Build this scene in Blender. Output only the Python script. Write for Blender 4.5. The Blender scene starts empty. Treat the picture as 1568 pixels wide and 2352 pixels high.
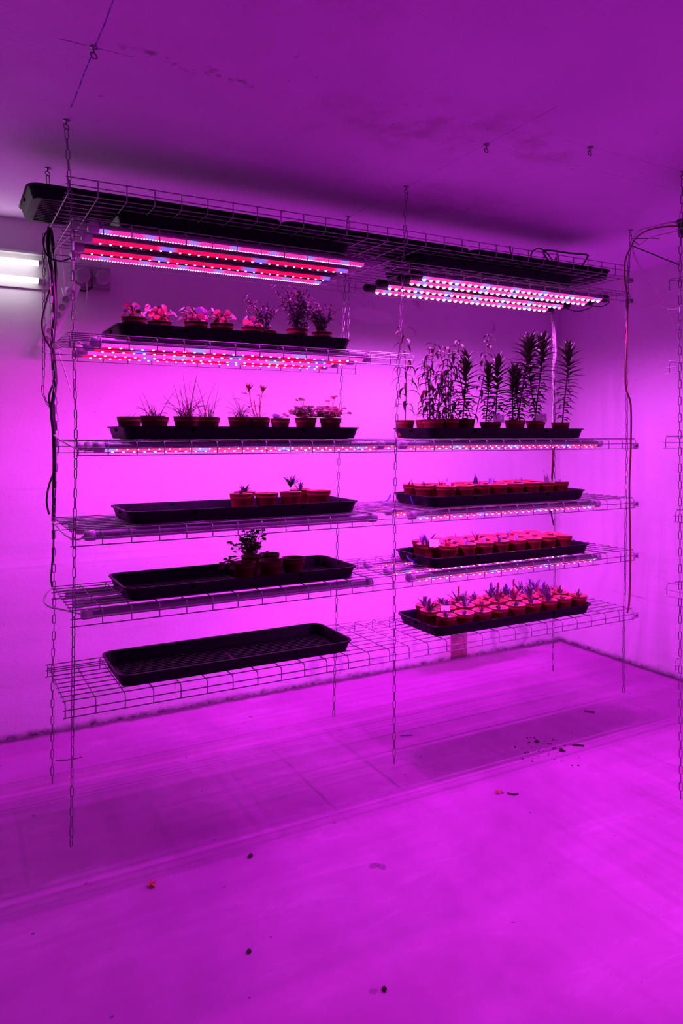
import bpy, bmesh, math, random
from mathutils import Vector, Matrix

# ------------------------------------------------------------------ camera, world, exposure
SC = bpy.context.scene
COL = SC.collection
FZ = 1.4724            # eye height above the floor
PI = math.pi
cam_d = bpy.data.cameras.new('camera')
cam = bpy.data.objects.new('camera', cam_d)
COL.objects.link(cam)
cam.location = (0, 0, FZ)
cam.rotation_euler = (PI / 2, 0, -0.4992)
cam_d.sensor_fit = 'VERTICAL'
cam_d.sensor_height = 36.0
cam_d.lens = 1680.0 / 2352.0 * 36.0
cam_d.shift_y = -(1176 - 999.4) / 2352.0
cam_d.clip_start = 0.02
SC.camera = cam

SC.view_settings.view_transform = 'Standard'
SC.view_settings.look = 'None'
SC.view_settings.exposure = 0.0
SC.view_settings.gamma = 1.0
SC.view_settings.use_curve_mapping = False
SC.cycles.max_bounces = 8
SC.cycles.diffuse_bounces = 6
SC.cycles.glossy_bounces = 3
SC.cycles.transmission_bounces = 4
SC.cycles.sample_clamp_indirect = 4.0
SC.cycles.use_denoising = True
SC.cycles.caustics_reflective = False
SC.cycles.caustics_refractive = False
SC.cycles.use_light_tree = True

world = bpy.data.worlds.new('world')
SC.world = world
world.use_nodes = True
world.node_tree.nodes['Background'].inputs[0].default_value = (0, 0, 0, 1)
world.node_tree.nodes['Background'].inputs[1].default_value = 0.0

LAMP_W = 3.0           # watts of each diode emitter point in the grow lamps
PINK = (1.0, 0.05, 1.0)
TUBE_GLOW = 7.5        # radiance of the white fluorescent tubes

# ------------------------------------------------------------------ node helpers
def newmat(name):
    m = bpy.data.materials.new(name)
    m.use_nodes = True
    nt = m.node_tree
    nt.nodes.clear()
    return m, nt

class NT:
    def __init__(s, nt):
        s.nt = nt
    def node(s, t, **kw):
        n = s.nt.nodes.new(t)
        for k, v in kw.items():
            setattr(n, k, v)
        return n
    def put(s, inp, v):
        if isinstance(v, bpy.types.NodeSocket):
            s.nt.links.new(v, inp)
        elif v is not None:
            inp.default_value = v
    def m(s, op, a, b=None, c=None, clamp=False):
        n = s.node('ShaderNodeMath', operation=op)
        n.use_clamp = clamp
        s.put(n.inputs[0], a)
        if b is not None: s.put(n.inputs[1], b)
        if c is not None: s.put(n.inputs[2], c)
        return n.outputs[0]
    def noise(s, vec, scale, detail=4, rough=0.55, dist=0.0):
        n = s.node('ShaderNodeTexNoise')
        s.put(n.inputs['Vector'], vec)
        n.inputs['Scale'].default_value = scale
        n.inputs['Detail'].default_value = detail
        n.inputs['Roughness'].default_value = rough
        n.inputs['Distortion'].default_value = dist
        return n.outputs[0]
    def ramp(s, v, a, b, lo=0.0, hi=1.0):
        n = s.node('ShaderNodeMapRange', interpolation_type='SMOOTHSTEP')
        s.put(n.inputs[0], v)
        n.inputs[1].default_value = a
        n.inputs[2].default_value = b
        n.inputs[3].default_value = lo
        n.inputs[4].default_value = hi
        return n.outputs[0]
    def mix(s, f, a, b):
        n = s.node('ShaderNodeMix', data_type='RGBA')
        s.put(n.inputs[0], f)
        s.put(n.inputs[6], a)
        s.put(n.inputs[7], b)
        return n.outputs[2]
    def pos(s):
        g = s.node('ShaderNodeNewGeometry')
        x = s.node('ShaderNodeSeparateXYZ')
        s.nt.links.new(g.outputs['Position'], x.inputs[0])
        return g.outputs['Position'], x.outputs[0], x.outputs[1], x.outputs[2]
    def scaled(s, vec, sc, rot=(0, 0, 0)):
        n = s.node('ShaderNodeMapping')
        s.put(n.inputs[0], vec)
        n.inputs['Scale'].default_value = sc
        n.inputs['Rotation'].default_value = rot
        return n.outputs[0]
    def blob(s, u, v, cu, cv, ru, rv, soft=0.5, warp=None, amt=0.0):
        a = s.m('DIVIDE', s.m('SUBTRACT', u, cu), ru)
        b = s.m('DIVIDE', s.m('SUBTRACT', v, cv), rv)
        d = s.m('SQRT', s.m('ADD', s.m('MULTIPLY', a, a), s.m('MULTIPLY', b, b)))
        if warp is not None:
            d = s.m('ADD', d, s.m('MULTIPLY', s.m('SUBTRACT', warp, 0.5), amt))
        return s.ramp(d, 1 - soft, 1 + soft, 1.0, 0.0)
    def box(s, u, v, u0, u1, v0, v1):
        r = s.m('MULTIPLY', s.m('GREATER_THAN', u, u0), s.m('LESS_THAN', u, u1))
        q = s.m('MULTIPLY', s.m('GREATER_THAN', v, v0), s.m('LESS_THAN', v, v1))
        return s.m('MULTIPLY', r, q)
    def out(s, col, rough=0.8, metal=0.0, height=None, bump=0.3, bdist=0.01, spec=0.5, trans=0.0, sheen=None):
        p = s.node('ShaderNodeBsdfPrincipled')
        s.put(p.inputs['Base Color'], col)
        s.put(p.inputs['Roughness'], rough)
        s.put(p.inputs['Metallic'], metal)
        p.inputs['Specular IOR Level'].default_value = spec
        if trans: p.inputs['Transmission Weight'].default_value = trans
        if height is not None:
            b = s.node('ShaderNodeBump')
            b.inputs['Strength'].default_value = bump
            b.inputs['Distance'].default_value = bdist
            s.nt.links.new(height, b.inputs['Height'])
            s.nt.links.new(b.outputs[0], p.inputs['Normal'])
        o = s.node('ShaderNodeOutputMaterial')
        s.nt.links.new(p.outputs[0], o.inputs[0])
        return p

def simple(name, col, rough=0.5, metal=0.0, spec=0.5, var=0.12, scale=30.0, bump=0.0, trans=0.0):
    m, nt = newmat(name)
    n = NT(nt)
    tc = n.node('ShaderNodeTexCoord').outputs['Object']
    f = n.noise(tc, scale, 3)
    a = (col[0] * (1 - var), col[1] * (1 - var), col[2] * (1 - var), 1)
    b = (min(1, col[0] * (1 + var)), min(1, col[1] * (1 + var)), min(1, col[2] * (1 + var)), 1)
    c = n.mix(f, a, b)
    n.out(c, rough, metal, height=f if bump else None, bump=bump, bdist=0.003, spec=spec, trans=trans)
    return m

def glow(name, col, strength):
    m, nt = newmat(name)
    n = NT(nt)
    e = n.node('ShaderNodeEmission')
    e.inputs[0].default_value = (*col, 1)
    e.inputs[1].default_value = strength
    o = n.node('ShaderNodeOutputMaterial')
    nt.links.new(e.outputs[0], o.inputs[0])
    return m

# ------------------------------------------------------------------ materials of the shell
def mat_wall():
    m, nt = newmat('wall_plaster')
    n = NT(nt)
    p, x, y, z = n.pos()
    zf = z
    big = n.noise(p, 1.3, 4)
    mid = n.noise(p, 7.0, 5, 0.6)
    fine = n.noise(p, 60.0, 3, 0.6)
    col = n.mix(n.ramp(big, 0.35, 0.7), (0.64, 0.60, 0.65, 1), (0.72, 0.68, 0.73, 1))
    # specks
    sp = n.noise(p, 48.0, 2, 0.5)
    spk = n.m('MULTIPLY', n.ramp(sp, 0.735, 0.76), n.ramp(mid, 0.45, 0.6))
    col = n.mix(n.m('MULTIPLY', spk, 0.6), col, (0.3, 0.2, 0.3, 1))
    # grime band on the upper part of the back wall (damp patches, right half)
    onback = n.m('GREATER_THAN', y, 3.80)
    band = n.m('MULTIPLY', n.ramp(zf, 2.13, 2.19), n.ramp(x, 2.0, 2.25))
    band = n.m('MULTIPLY', band, n.ramp(x, 3.6, 3.3))
    st = n.m('MULTIPLY', band, n.ramp(n.noise(p, 5.0, 6, 0.7, 0.6), 0.55, 0.68))
    st = n.m('MULTIPLY', n.m('MULTIPLY', st, onback), 0.8)
    col = n.mix(st, col, (0.32, 0.22, 0.33, 1))
    # pale plastered patch
    pale = n.m('MULTIPLY', n.blob(x, zf, 2.33, 2.205, 0.14, 0.045, 0.25, mid, 1.0), onback)
    col = n.mix(n.m('MULTIPLY', pale, 0.55), col, (0.9, 0.88, 0.9, 1))
    # hairline cracks of filled joints on the right wall
    onright = n.m('GREATER_THAN', x, 3.84)
    for (y0, y1, zc) in ((2.35, 3.05, 1.43), (2.4, 3.4, 0.44), (1.9, 2.3, 1.03), (2.7, 3.2, 0.72), (1.9, 2.6, 0.62), (2.0, 2.9, 2.31)):
        dz = n.m('ABSOLUTE', n.m('SUBTRACT', zf, n.m('ADD', zc, n.m('MULTIPLY', n.m('SUBTRACT', mid, 0.5), 0.015))))
        ln = n.m('MULTIPLY', n.m('LESS_THAN', dz, 0.0028), n.box(y, zf, y0, y1, 0.0, 3.0))
        ln = n.m('MULTIPLY', n.m('MULTIPLY', ln, onright), n.ramp(n.noise(p, 6.0, 2), 0.42, 0.6))
        col = n.mix(n.m('MULTIPLY', ln, 0.55), col, (0.25, 0.1, 0.25, 1))
    # rust run on the back wall and damp rings
    rust = n.m('MULTIPLY', n.box(x, zf, 2.925, 3.06, -1, 0.16), onback)
    rust = n.m('MULTIPLY', rust, n.ramp(n.noise(p, 9.0, 5, 0.7), 0.3, 0.6, 0.7, 1.0))
    col = n.mix(n.m('MULTIPLY', rust, 0.92), col, (0.06, 0.006, 0.01, 1))
    halo = n.m('MULTIPLY', n.m('MULTIPLY', n.blob(x, zf, 3.0, 0.03, 0.16, 0.16, 0.5, mid, 1.0), onback), 0.35)
    col = n.mix(halo, col, (0.45, 0.1, 0.2, 1))
    for (cx, cz, r, am) in ((3.42, 0.10, 0.16, 0.6), (2.02, 0.10, 0.11, 0.5), (2.55, 0.16, 0.10, 0.35), (2.35, 0.05, 0.06, 0.35)):
        o = n.blob(x, zf, cx, cz, r, r, 0.12, mid, 1.5)
        i = n.blob(x, zf, cx, cz - 0.02, r * 0.72, r * 0.72, 0.25, mid, 1.5)
        ring = n.m('MULTIPLY', n.m('MULTIPLY', n.m('SUBTRACT', o, i, clamp=True), onback), am)
        col = n.mix(ring, col, (0.35, 0.18, 0.38, 1))
    drip = n.m('MULTIPLY', n.box(x, zf, 1.088, 1.1, 0.11, 0.17), onback)
    col = n.mix(n.m('MULTIPLY', drip, 0.45), col, (0.5, 0.1, 0.2, 1))
    # crumbling dirty foot of the wall
    e = n.m('ADD', zf, n.m('MULTIPLY', n.m('SUBTRACT', n.noise(p, 14.0, 5, 0.6), 0.5), 0.05))
    foot = n.ramp(e, 0.0, 0.035, 1.0, 0.0)
    col = n.mix(n.m('MULTIPLY', foot, n.ramp(n.noise(p, 22.0, 4, 0.7), 0.35, 0.65, 0.45, 0.95)), col, (0.06, 0.03, 0.06, 1))
    h = n.m('ADD', n.m('MULTIPLY', fine, 0.35), n.m('ADD', n.m('MULTIPLY', mid, 0.8), n.m('MULTIPLY', foot, -0.5)))
    n.out(col, 0.75, height=h, bump=0.25, bdist=0.012, spec=0.25)
    return m

def mat_ceiling():
    m, nt = newmat('ceiling_plaster')
    n = NT(nt)
    p, x, y, z = n.pos()
    mid = n.noise(p, 6.0, 6, 0.65)
    brush = n.noise(n.scaled(p, (1.0, 1.0, 1.0)), 38.0, 4, 0.6, 1.2)
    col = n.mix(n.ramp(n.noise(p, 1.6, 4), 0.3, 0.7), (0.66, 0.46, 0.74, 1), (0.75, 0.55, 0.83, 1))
    # line of mould spots
    along = n.m('ADD', y, n.m('MULTIPLY', n.m('SUBTRACT', x, 0.57), -0.06))
    band = n.blob(x, along, 0.66, 2.04, 0.24, 0.030, 0.5, mid, 1.4)
    spot = n.m('MULTIPLY', band, n.ramp(n.noise(p, 24.0, 4, 0.6), 0.50, 0.62))
    col = n.mix(n.m('MULTIPLY', spot, 0.6), col, (0.24, 0.09, 0.18, 1))
    b1 = n.m('MULTIPLY', n.blob(x, y, 0.503, 2.018, 0.018, 0.011, 0.45, mid, 1.6), 0.6)
    col = n.mix(b1, col, (0.25, 0.09, 0.19, 1))
    for (cx, cy, rx, ry, am) in ((1.6, 2.05, 0.5, 0.22, 0.5), (0.5, 1.5, 0.5, 0.2, 0.3), (1.95, 2.7, 0.5, 0.25, 0.25)):
        q = n.m('MULTIPLY', n.blob(x, y, cx, cy, rx, ry, 0.6, mid, 1.3), n.ramp(n.noise(p, 5.0, 5, 0.7), 0.42, 0.66))
        col = n.mix(n.m('MULTIPLY', q, am), col, (0.36, 0.2, 0.3, 1))
    sp = n.m('MULTIPLY', n.ramp(n.noise(p, 30.0, 2), 0.74, 0.77), 0.5)
    col = n.mix(sp, col, (0.2, 0.1, 0.18, 1))
    # snapped blue marking lines
    wob = n.m('MULTIPLY', n.m('SUBTRACT', n.noise(p, 3.0, 2), 0.5), 0.012)
    xs = n.m('ADD', x, wob)
    ys = n.m('ADD', y, wob)
    fade = n.ramp(n.noise(p, 25.0, 2), 0.3, 0.62, 0.35, 1.0)
    for (u0, u1, v0, v1, am) in ((0.3595, 0.3635, 1.5, 2.48, 0.9), (0.27, 0.47, 2.061, 2.0645, 0.9), (0.34, 0.385, 3.093, 3.097, 0.7),
                                 (0.3615, 0.3645, 3.06, 3.14, 0.8), (1.7255, 1.7285, 1.72, 2.57, 0.55), (1.7175, 1.7205, 2.8, 3.06, 0.7),
                                 (1.58, 1.86, 2.069, 2.0715, 0.5), (2.03, 3.3, 2.069, 2.0715, 0.5), (1.95, 3.3, 1.911, 1.9135, 0.5)):
        q = n.m('MULTIPLY', n.box(xs, ys, u0, u1, v0, v1), n.m('MULTIPLY', fade, am))
        col = n.mix(q, col, (0.05, 0.05, 0.28, 1))
    h = n.m('ADD', n.m('MULTIPLY', brush, 0.8), mid)
    n.out(col, 0.85, height=h, bump=0.33, bdist=0.014, spec=0.2)
    return m

def mat_floor():
    m, nt = newmat('floor_concrete')
    n = NT(nt)
    p, x, y, z = n.pos()
    big = n.noise(p, 1.1, 5, 0.6, 0.4)
    mid = n.noise(p, 6.0, 7, 0.7)
    fine = n.noise(p, 45.0, 4, 0.7)
    streak = n.noise(n.scaled(p, (1.0, 3.5, 1.0), (0, 0, 0.9)), 2.6, 8, 0.75, 1.2)
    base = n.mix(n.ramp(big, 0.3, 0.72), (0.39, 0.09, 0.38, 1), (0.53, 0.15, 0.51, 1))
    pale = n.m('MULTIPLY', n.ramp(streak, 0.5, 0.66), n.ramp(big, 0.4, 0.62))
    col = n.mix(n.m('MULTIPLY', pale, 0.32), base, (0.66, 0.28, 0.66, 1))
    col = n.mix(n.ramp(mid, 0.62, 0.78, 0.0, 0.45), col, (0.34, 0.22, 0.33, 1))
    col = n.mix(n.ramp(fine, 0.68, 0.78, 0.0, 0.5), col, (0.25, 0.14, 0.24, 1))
    spk = n.ramp(n.noise(p, 28.0, 1), 0.765, 0.785)
    col = n.mix(n.m('MULTIPLY', spk, 0.7), col, (0.09, 0.05, 0.09, 1))
    for (cx, cy, rx, ry) in ((1.297, 2.143, 0.022, 0.014), (1.315, 2.125, 0.014, 0.018), (1.0, 1.66, 0.012, 0.01)):
        col = n.mix(n.m('MULTIPLY', n.blob(x, y, cx, cy, rx, ry, 0.2, fine, 1.0), 0.7), col, (0.2, 0.05, 0.2, 1))
    # dirt swept into the joint with the walls
    eb = n.m('ADD', n.m('SUBTRACT', 3.869, y), n.m('MULTIPLY', n.m('SUBTRACT', n.noise(p, 9.0, 5, 0.6), 0.5), 0.07))
    er = n.m('ADD', n.m('SUBTRACT', 3.9, x), n.m('MULTIPLY', n.m('SUBTRACT', n.noise(p, 9.0, 5, 0.6), 0.5), 0.05))
    edge = n.m('MAXIMUM', n.ramp(eb, 0.02, 0.055, 1.0, 0.0), n.ramp(er, 0.02, 0.055, 1.0, 0.0))
    col = n.mix(n.m('MULTIPLY', edge, 0.85), col, (0.10, 0.05, 0.09, 1))
    wet = n.m('MULTIPLY', n.blob(x, y, 3.0, 3.78, 0.5, 0.12, 0.3, mid, 1.6), 0.7)
    col = n.mix(wet, col, (0.2, 0.09, 0.17, 1))
    h = n.m('ADD', n.m('MULTIPLY', fine, 0.3), mid)
    n.out(col, n.ramp(mid, 0.3, 0.7, 0.55, 0.8), height=h, bump=0.12, bdist=0.01, spec=0.25)
    return m

M = {}
M['wall'] = mat_wall()
M['ceiling'] = mat_ceiling()
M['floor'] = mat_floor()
M['wire'] = simple('zinc_wire', (0.38, 0.34, 0.40), 0.36, 0.45, var=0.15, scale=60)
M['chain'] = simple('zinc_chain', (0.22, 0.21, 0.24), 0.32, 0.7, var=0.2, scale=80)
M['black'] = simple('black_tray_plastic', (0.0045, 0.003, 0.009), 0.42, spec=0.13, var=0.3, scale=12)
M['hole'] = simple('dark_notch', (0.001, 0.001, 0.001), 0.9, spec=0.05)
M['cap_black'] = simple('black_rubber', (0.012, 0.01, 0.012), 0.5, spec=0.3)
M['cord_black'] = simple('black_cord', (0.01, 0.008, 0.01), 0.45, spec=0.35)
M['cord_red'] = simple('red_cord', (0.16, 0.004, 0.012), 0.45)
M['cord_white'] = simple('white_cord', (0.62, 0.6, 0.58), 0.45)
M['alu'] = simple('lamp_aluminium', (0.24, 0.22, 0.27), 0.42, 0.35)
M['frost'] = simple('frosted_lens', (0.62, 0.56, 0.62), 0.3)
M['cap'] = simple('clear_end_cap', (0.50, 0.44, 0.52), 0.3)
M['pot'] = simple('terracotta_plastic', (0.30, 0.05, 0.040), 0.42, var=0.08, scale=8, spec=0.3)
M['pot_dark'] = simple('aged_terracotta_plastic', (0.15, 0.03, 0.03), 0.5, var=0.15, scale=9, spec=0.25)
M['soil'] = simple('potting_soil', (0.055, 0.03, 0.028), 0.95, var=0.7, scale=220, bump=0.9)
M['sand'] = simple('gritty_soil', (0.34, 0.20, 0.24), 0.95, var=0.5, scale=260, bump=0.9)
M['leaf_dark'] = simple('dark_green_leaf', (0.050, 0.062, 0.036), 0.36, var=0.35, scale=22, spec=0.18)
M['leaf_mid'] = simple('green_leaf', (0.085, 0.08, 0.07), 0.4, var=0.35, scale=20, spec=0.18)
M['leaf_pale'] = simple('pale_leaf', (0.24, 0.20, 0.24), 0.4, var=0.3, scale=20, spec=0.18)
M['leaf_red'] = simple('red_leaf', (0.22, 0.016, 0.035), 0.42, var=0.25, scale=25, spec=0.18)
M['leaf_wine'] = simple('wine_leaf', (0.13, 0.02, 0.045), 0.4, var=0.4, scale=25, spec=0.18)
M['leaf_violet'] = simple('mauve_leaf', (0.055, 0.03, 0.12), 0.4, var=0.3, scale=25, spec=0.18)
M['sprout'] = simple('bulb_sprout', (0.25, 0.2, 0.42), 0.4, var=0.35, scale=60)
M['stem'] = simple('plant_stem', (0.07, 0.035, 0.03), 0.5, var=0.3, scale=30)
M['stem_red'] = simple('reddish_stem', (0.36, 0.09, 0.12), 0.5, var=0.25, scale=30)
M['straw'] = simple('dry_leaf', (0.55, 0.12, 0.08), 0.7, var=0.4, scale=60)
M['paper'] = simple('paper_label', (0.75, 0.7, 0.74), 0.6, var=0.1, scale=90, bump=0.3)
M['paper_line'] = simple('pencilled_grid', (0.28, 0.16, 0.3), 0.7)
M['white_plastic'] = simple('white_plastic', (0.72, 0.71, 0.7), 0.35, var=0.04)
M['grey_plastic'] = simple('grey_plastic', (0.36, 0.34, 0.36), 0.45, var=0.06)
M['socket_dark'] = simple('socket_pin', (0.06, 0.05, 0.06), 0.5)
M['blue_tape'] = simple('blue_strap', (0.05, 0.05, 0.55), 0.4)
M['enamel'] = simple('white_enamel', (0.34, 0.32, 0.34), 0.4, var=0.03)
def lens_mat(name, col, blue, strength, period=0.31, width=0.16):
    m, nt = newmat(name)
    n = NT(nt)
    tc = n.node('ShaderNodeTexCoord').outputs['Object']
    x = n.node('ShaderNodeSeparateXYZ'); nt.links.new(tc, x.inputs[0])
    oi = n.node('ShaderNodeObjectInfo')
    ph = n.m('FRACT', n.m('ADD', n.m('DIVIDE', x.outputs[0], period), oi.outputs['Random']))
    d = n.m('ABSOLUTE', n.m('SUBTRACT', ph, 0.5))
    f = n.ramp(d, 0.02, width, 1.0, 0.0)
    c = n.mix(f, (*col, 1), (*blue, 1))
    e = n.node('ShaderNodeEmission')
    nt.links.new(c, e.inputs[0]); e.inputs[1].default_value = strength
    o = n.node('ShaderNodeOutputMaterial'); nt.links.new(e.outputs[0], o.inputs[0])
    m.cycles.emission_sampling = 'NONE'
    return m
M['lens_red'] = lens_mat('lit_lens_of_red_lamp', (1.0, .004, .13), (.30, .14, 1.0), 1.0, .38, .12)
M['lens_side'] = lens_mat('lit_lens_of_mixed_lamp', (1.0, .05, .36), (.45, .30, 1.0), 1.05, .34, .14)
M['lens_dense'] = lens_mat('lit_lens_of_dense_lamp', (1.0, .03, .42), (.36, .18, 1.0), 1.1, .16, .2)
M['lens_bright'] = lens_mat('lit_lens_of_bright_lamp', (1.0, .05, .42), (.32, .22, 1.0), 1.25, .18, .2)
M['lens_white'] = lens_mat('lit_lens_of_pink_lamp', (1.0, .05, .80), (.45, .25, 1.0), 1.1, .42, .12)
M['dot_warm'] = glow('red_diode', (1.0, 0.42, 0.36), 4.0)
M['dot_pink'] = glow('pink_diode', (1.0, 0.55, 0.85), 4.0)
M['dot_blue'] = glow('blue_diode', (0.45, 0.65, 1.0), 5.0)
M['dot_green'] = glow('white_diode', (0.55, 1.0, 0.85), 4.5)
for k in ('dot_warm', 'dot_pink', 'dot_blue', 'dot_green'):
    M[k].cycles.emission_sampling = 'NONE'
M['tube_white'] = glow('fluorescent_tube', (1.0, 0.93, 0.97), TUBE_GLOW)

# ------------------------------------------------------------------ mesh builder
class MB:
    def __init__(s):
        s.v = []; s.f = []; s.mi = []; s.mats = []
    def mat(s, m):
        if m not in s.mats: s.mats.append(m)
        return s.mats.index(m)
    def face(s, idx, m=0):
        s.f.append(idx); s.mi.append(m)
    def box(s, lo, hi, m=0, rot=None, at=None):
        x0, y0, z0 = lo; x1, y1, z1 = hi
        vs = [Vector(q) for q in ((x0, y0, z0), (x1, y0, z0), (x1, y1, z0), (x0, y1, z0), (x0, y0, z1), (x1, y0, z1), (x1, y1, z1), (x0, y1, z1))]
        if rot is not None: vs = [rot @ q for q in vs]
        if at is not None: vs = [q + Vector(at) for q in vs]
        b = len(s.v); s.v += vs
        for q in ((0, 3, 2, 1), (4, 5, 6, 7), (0, 1, 5, 4), (1, 2, 6, 5), (2, 3, 7, 6), (3, 0, 4, 7)):
            s.face([b + i for i in q], m)
    def tube(s, pts, r, n=6, m=0, caps=True, closed=False):
        pts = [Vector(p) for p in pts]
        rs = r if isinstance(r, (list, tuple)) else [r] * len(pts)
        b = len(s.v); L = len(pts)
        up = None
        for i, p in enumerate(pts):
            if closed: d = pts[(i + 1) % L] - pts[(i - 1) % L]
            else: d = pts[min(i + 1, L - 1)] - pts[max(i - 1, 0)]
            if d.length < 1e-9: d = Vector((0, 0, 1))
            d.normalize()
            if up is None:
                up = Vector((0, 0, 1)) if abs(d.z) < 0.9 else Vector((1, 0, 0))
            a = up - d * up.dot(d)
            if a.length < 1e-6:
                a = d.orthogonal()
            a.normalize(); up = a
            c = d.cross(a)
            for k in range(n):
                t = 2 * PI * k / n
                s.v.append(p + (a * math.cos(t) + c * math.sin(t)) * rs[i])
        rng = L if closed else L - 1
        for i in range(rng):
            j = (i + 1) % L
            for k in range(n):
                k2 = (k + 1) % n
                s.face([b + i * n + k, b + i * n + k2, b + j * n + k2, b + j * n + k], m)
        if caps and not closed:
            s.face([b + k for k in range(n)][::-1], m)
            s.face([b + (L - 1) * n + k for k in range(n)], m)
    def lathe(s, prof, n=24, m=0, at=(0, 0, 0), closed_top=False, closed_bot=False):
        b = len(s.v)
        for r, z in prof:
            for k in range(n):
                t = 2 * PI * k / n
                s.v.append(Vector((at[0] + r * math.cos(t), at[1] + r * math.sin(t), at[2] + z)))
        for i in range(len(prof) - 1):
            for k in range(n):
                k2 = (k + 1) % n
                s.face([b + i * n + k, b + i * n + k2, b + (i + 1) * n + k2, b + (i + 1) * n + k], m)
        if closed_bot: s.face([b + k for k in range(n)][::-1], m)
        if closed_top: s.face([b + (len(prof) - 1) * n + k for k in range(n)], m)
    def ribbon(s, pts, widths, side, m=0, fold=0.25, thick=0.0):
        """leaf blade: centre line, half widths, sideways vector; folded along the midrib"""
        b = len(s.v)
        side = Vector(side).normalized()
        L = len(pts)
        for i, p in enumerate(pts):
            p = Vector(p)
            d = (Vector(pts[min(i + 1, L - 1)]) - Vector(pts[max(i - 1, 0)]))
            if d.length > 1e-9: d.normalize()
            nrm = side.cross(d)
            w = widths[i]
            s.v += [p - side * w + nrm * (-w * fold), p, p + side * w + nrm * (-w * fold)]
        for i in range(L - 1):
            a = b + i * 3; c = a + 3
            s.face([a, a + 1, c + 1, c], m)
            s.face([a + 1, a + 2, c + 2, c + 1], m)
    def disc(s, c, nrm, r, m=0, lobes=0, amp=0.0, n=10, dome=0.15, rot=0.0):
        c = Vector(c); nrm = Vector(nrm).normalized()
        a = nrm.orthogonal().normalized(); e = nrm.cross(a)
        b = len(s.v)
        s.v.append(c + nrm * (r * dome))
        for k in range(n):
            t = 2 * PI * k / n + rot
            rr = r * (1 + (amp * math.cos(lobes * (t - rot)) if lobes else 0.0))
            s.v.append(c + (a * math.cos(t) + e * math.sin(t)) * rr)
        for k in range(n):
            s.face([b, b + 1 + k, b + 1 + (k + 1) % n], m)
    def build(s, name, mats, parent=None, smooth=True, loc=None):
        me = bpy.data.meshes.new(name)
        me.from_pydata([tuple(q) for q in s.v], [], s.f)
        if not isinstance(mats, (list, tuple)): mats = [mats]
        for q in mats: me.materials.append(M[q] if isinstance(q, str) else q)
        me.polygons.foreach_set('material_index', s.mi)
        if smooth:
            me.polygons.foreach_set('use_smooth', [True] * len(s.f))
        me.update()
        return put(name, me, parent, loc)

def put(name, me, parent=None, loc=None):
    o = bpy.data.objects.new(name, me)
    COL.objects.link(o)
    if parent is not None: o.parent = parent
    if loc is not None: o.location = loc
    return o

def tag(o, label, cat, group=None, kind=None):
    o['label'] = label; o['category'] = cat
    if group: o['group'] = group
    if kind: o['kind'] = kind
    return o

def thing(name, loc, label, cat, group=None, rz=0.0):
    o = bpy.data.objects.new(name, None)
    o.empty_display_size = 0.05
    COL.objects.link(o)
    o.location = loc
    o.rotation_euler = (0, 0, rz)
    return tag(o, label, cat, group)

def smooth_path(pts, k=6):
    pts = [Vector(p) for p in pts]
    out = []
    for i in range(len(pts) - 1):
        p0 = pts[max(i - 1, 0)]; p1 = pts[i]; p2 = pts[i + 1]; p3 = pts[min(i + 2, len(pts) - 1)]
        for j in range(k):
            t = j / k
            out.append(0.5 * ((2 * p1) + (p2 - p0) * t + (2 * p0 - 5 * p1 + 4 * p2 - p3) * t * t + (3 * p1 - p0 - 3 * p2 + p3) * t ** 3))
    out.append(pts[-1])
    return out

def W(p):            # survey heights are relative to the eye level
    return (p[0], p[1], p[2] + FZ)

# ------------------------------------------------------------------ room shell
CZ = FZ + 1.0523
YW, XW, XL, YN = 3.869, 3.90, -2.6, -3.2
def slab(name, lo, hi, m):
    b = MB(); b.box(lo, hi)
    o = b.build(name, m, smooth=False)
    o['kind'] = 'structure'
    return o
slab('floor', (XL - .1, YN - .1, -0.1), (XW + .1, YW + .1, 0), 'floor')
slab('ceiling', (XL - .1, YN - .1, CZ), (XW + .1, YW + .1, CZ + 0.1), 'ceiling')
slab('wall_back', (XL - .1, YW, 0), (XW + .1, YW + .1, CZ), 'wall')
slab('wall_right', (XW, YN - .1, 0), (XW + .1, YW, CZ), 'wall')
slab('wall_left', (XL - .1, YN - .1, 0), (XL, YW, CZ), 'wall')
slab('wall_front', (XL, YN - .1, 0), (XW, YN, CZ), 'wall')

# ------------------------------------------------------------------ wire shelves
YF, YB = 2.6231, 3.097
WR = 0.0021
FL = 0.052
def wire_shelf(x0, pitch, n, zb, up, label, nl=10, w=YB - YF, origin=None, rz=0.0):
    """basket tray: base of lengthwise wires on cross wires, side flanges bent up or down"""
    L = pitch * n
    root = thing('wire_shelf', origin if origin else (x0, YF, zb + FZ), label, 'shelf', 'wire mesh shelves', rz)
    sg = 1 if up else -1
    d = MB()
    for i in range(nl):
        y = 0.012 + (w - 0.024) * i / (nl - 1)
        d.tube([(-0.008, y, 0), (L + 0.008, y, 0)], WR, 5)
    r = 0.012
    for i in range(n + 1):
        x = pitch * i
        d.tube([(x, r, -2 * WR), (x, w - r, -2 * WR)], WR, 5, caps=False)
    d.build('shelf_deck', 'wire', root)
    for side in (0, 1):
        b = MB()
        y0 = 0 if side == 0 else w
        sy = 1 if side == 0 else -1
        for i in range(n + 1):
            x = pitch * i
            pts = []
            for k in range(5):
                t = PI / 2 * k / 4
                pts.append((x, y0 + sy * (r - r * math.sin(t)), -2 * WR + sg * (r - r * math.cos(t))))
            pts.append((x, y0, sg * FL))
            b.tube(pts, WR, 5)
        for zz in (0.027, FL):
            b.tube([(-0.008, y0 - sy * 2 * WR, sg * zz), (L + 0.008, y0 - sy * 2 * WR, sg * zz)], WR, 5)
        b.build('side_rail', 'wire', root)
    return root

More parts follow.
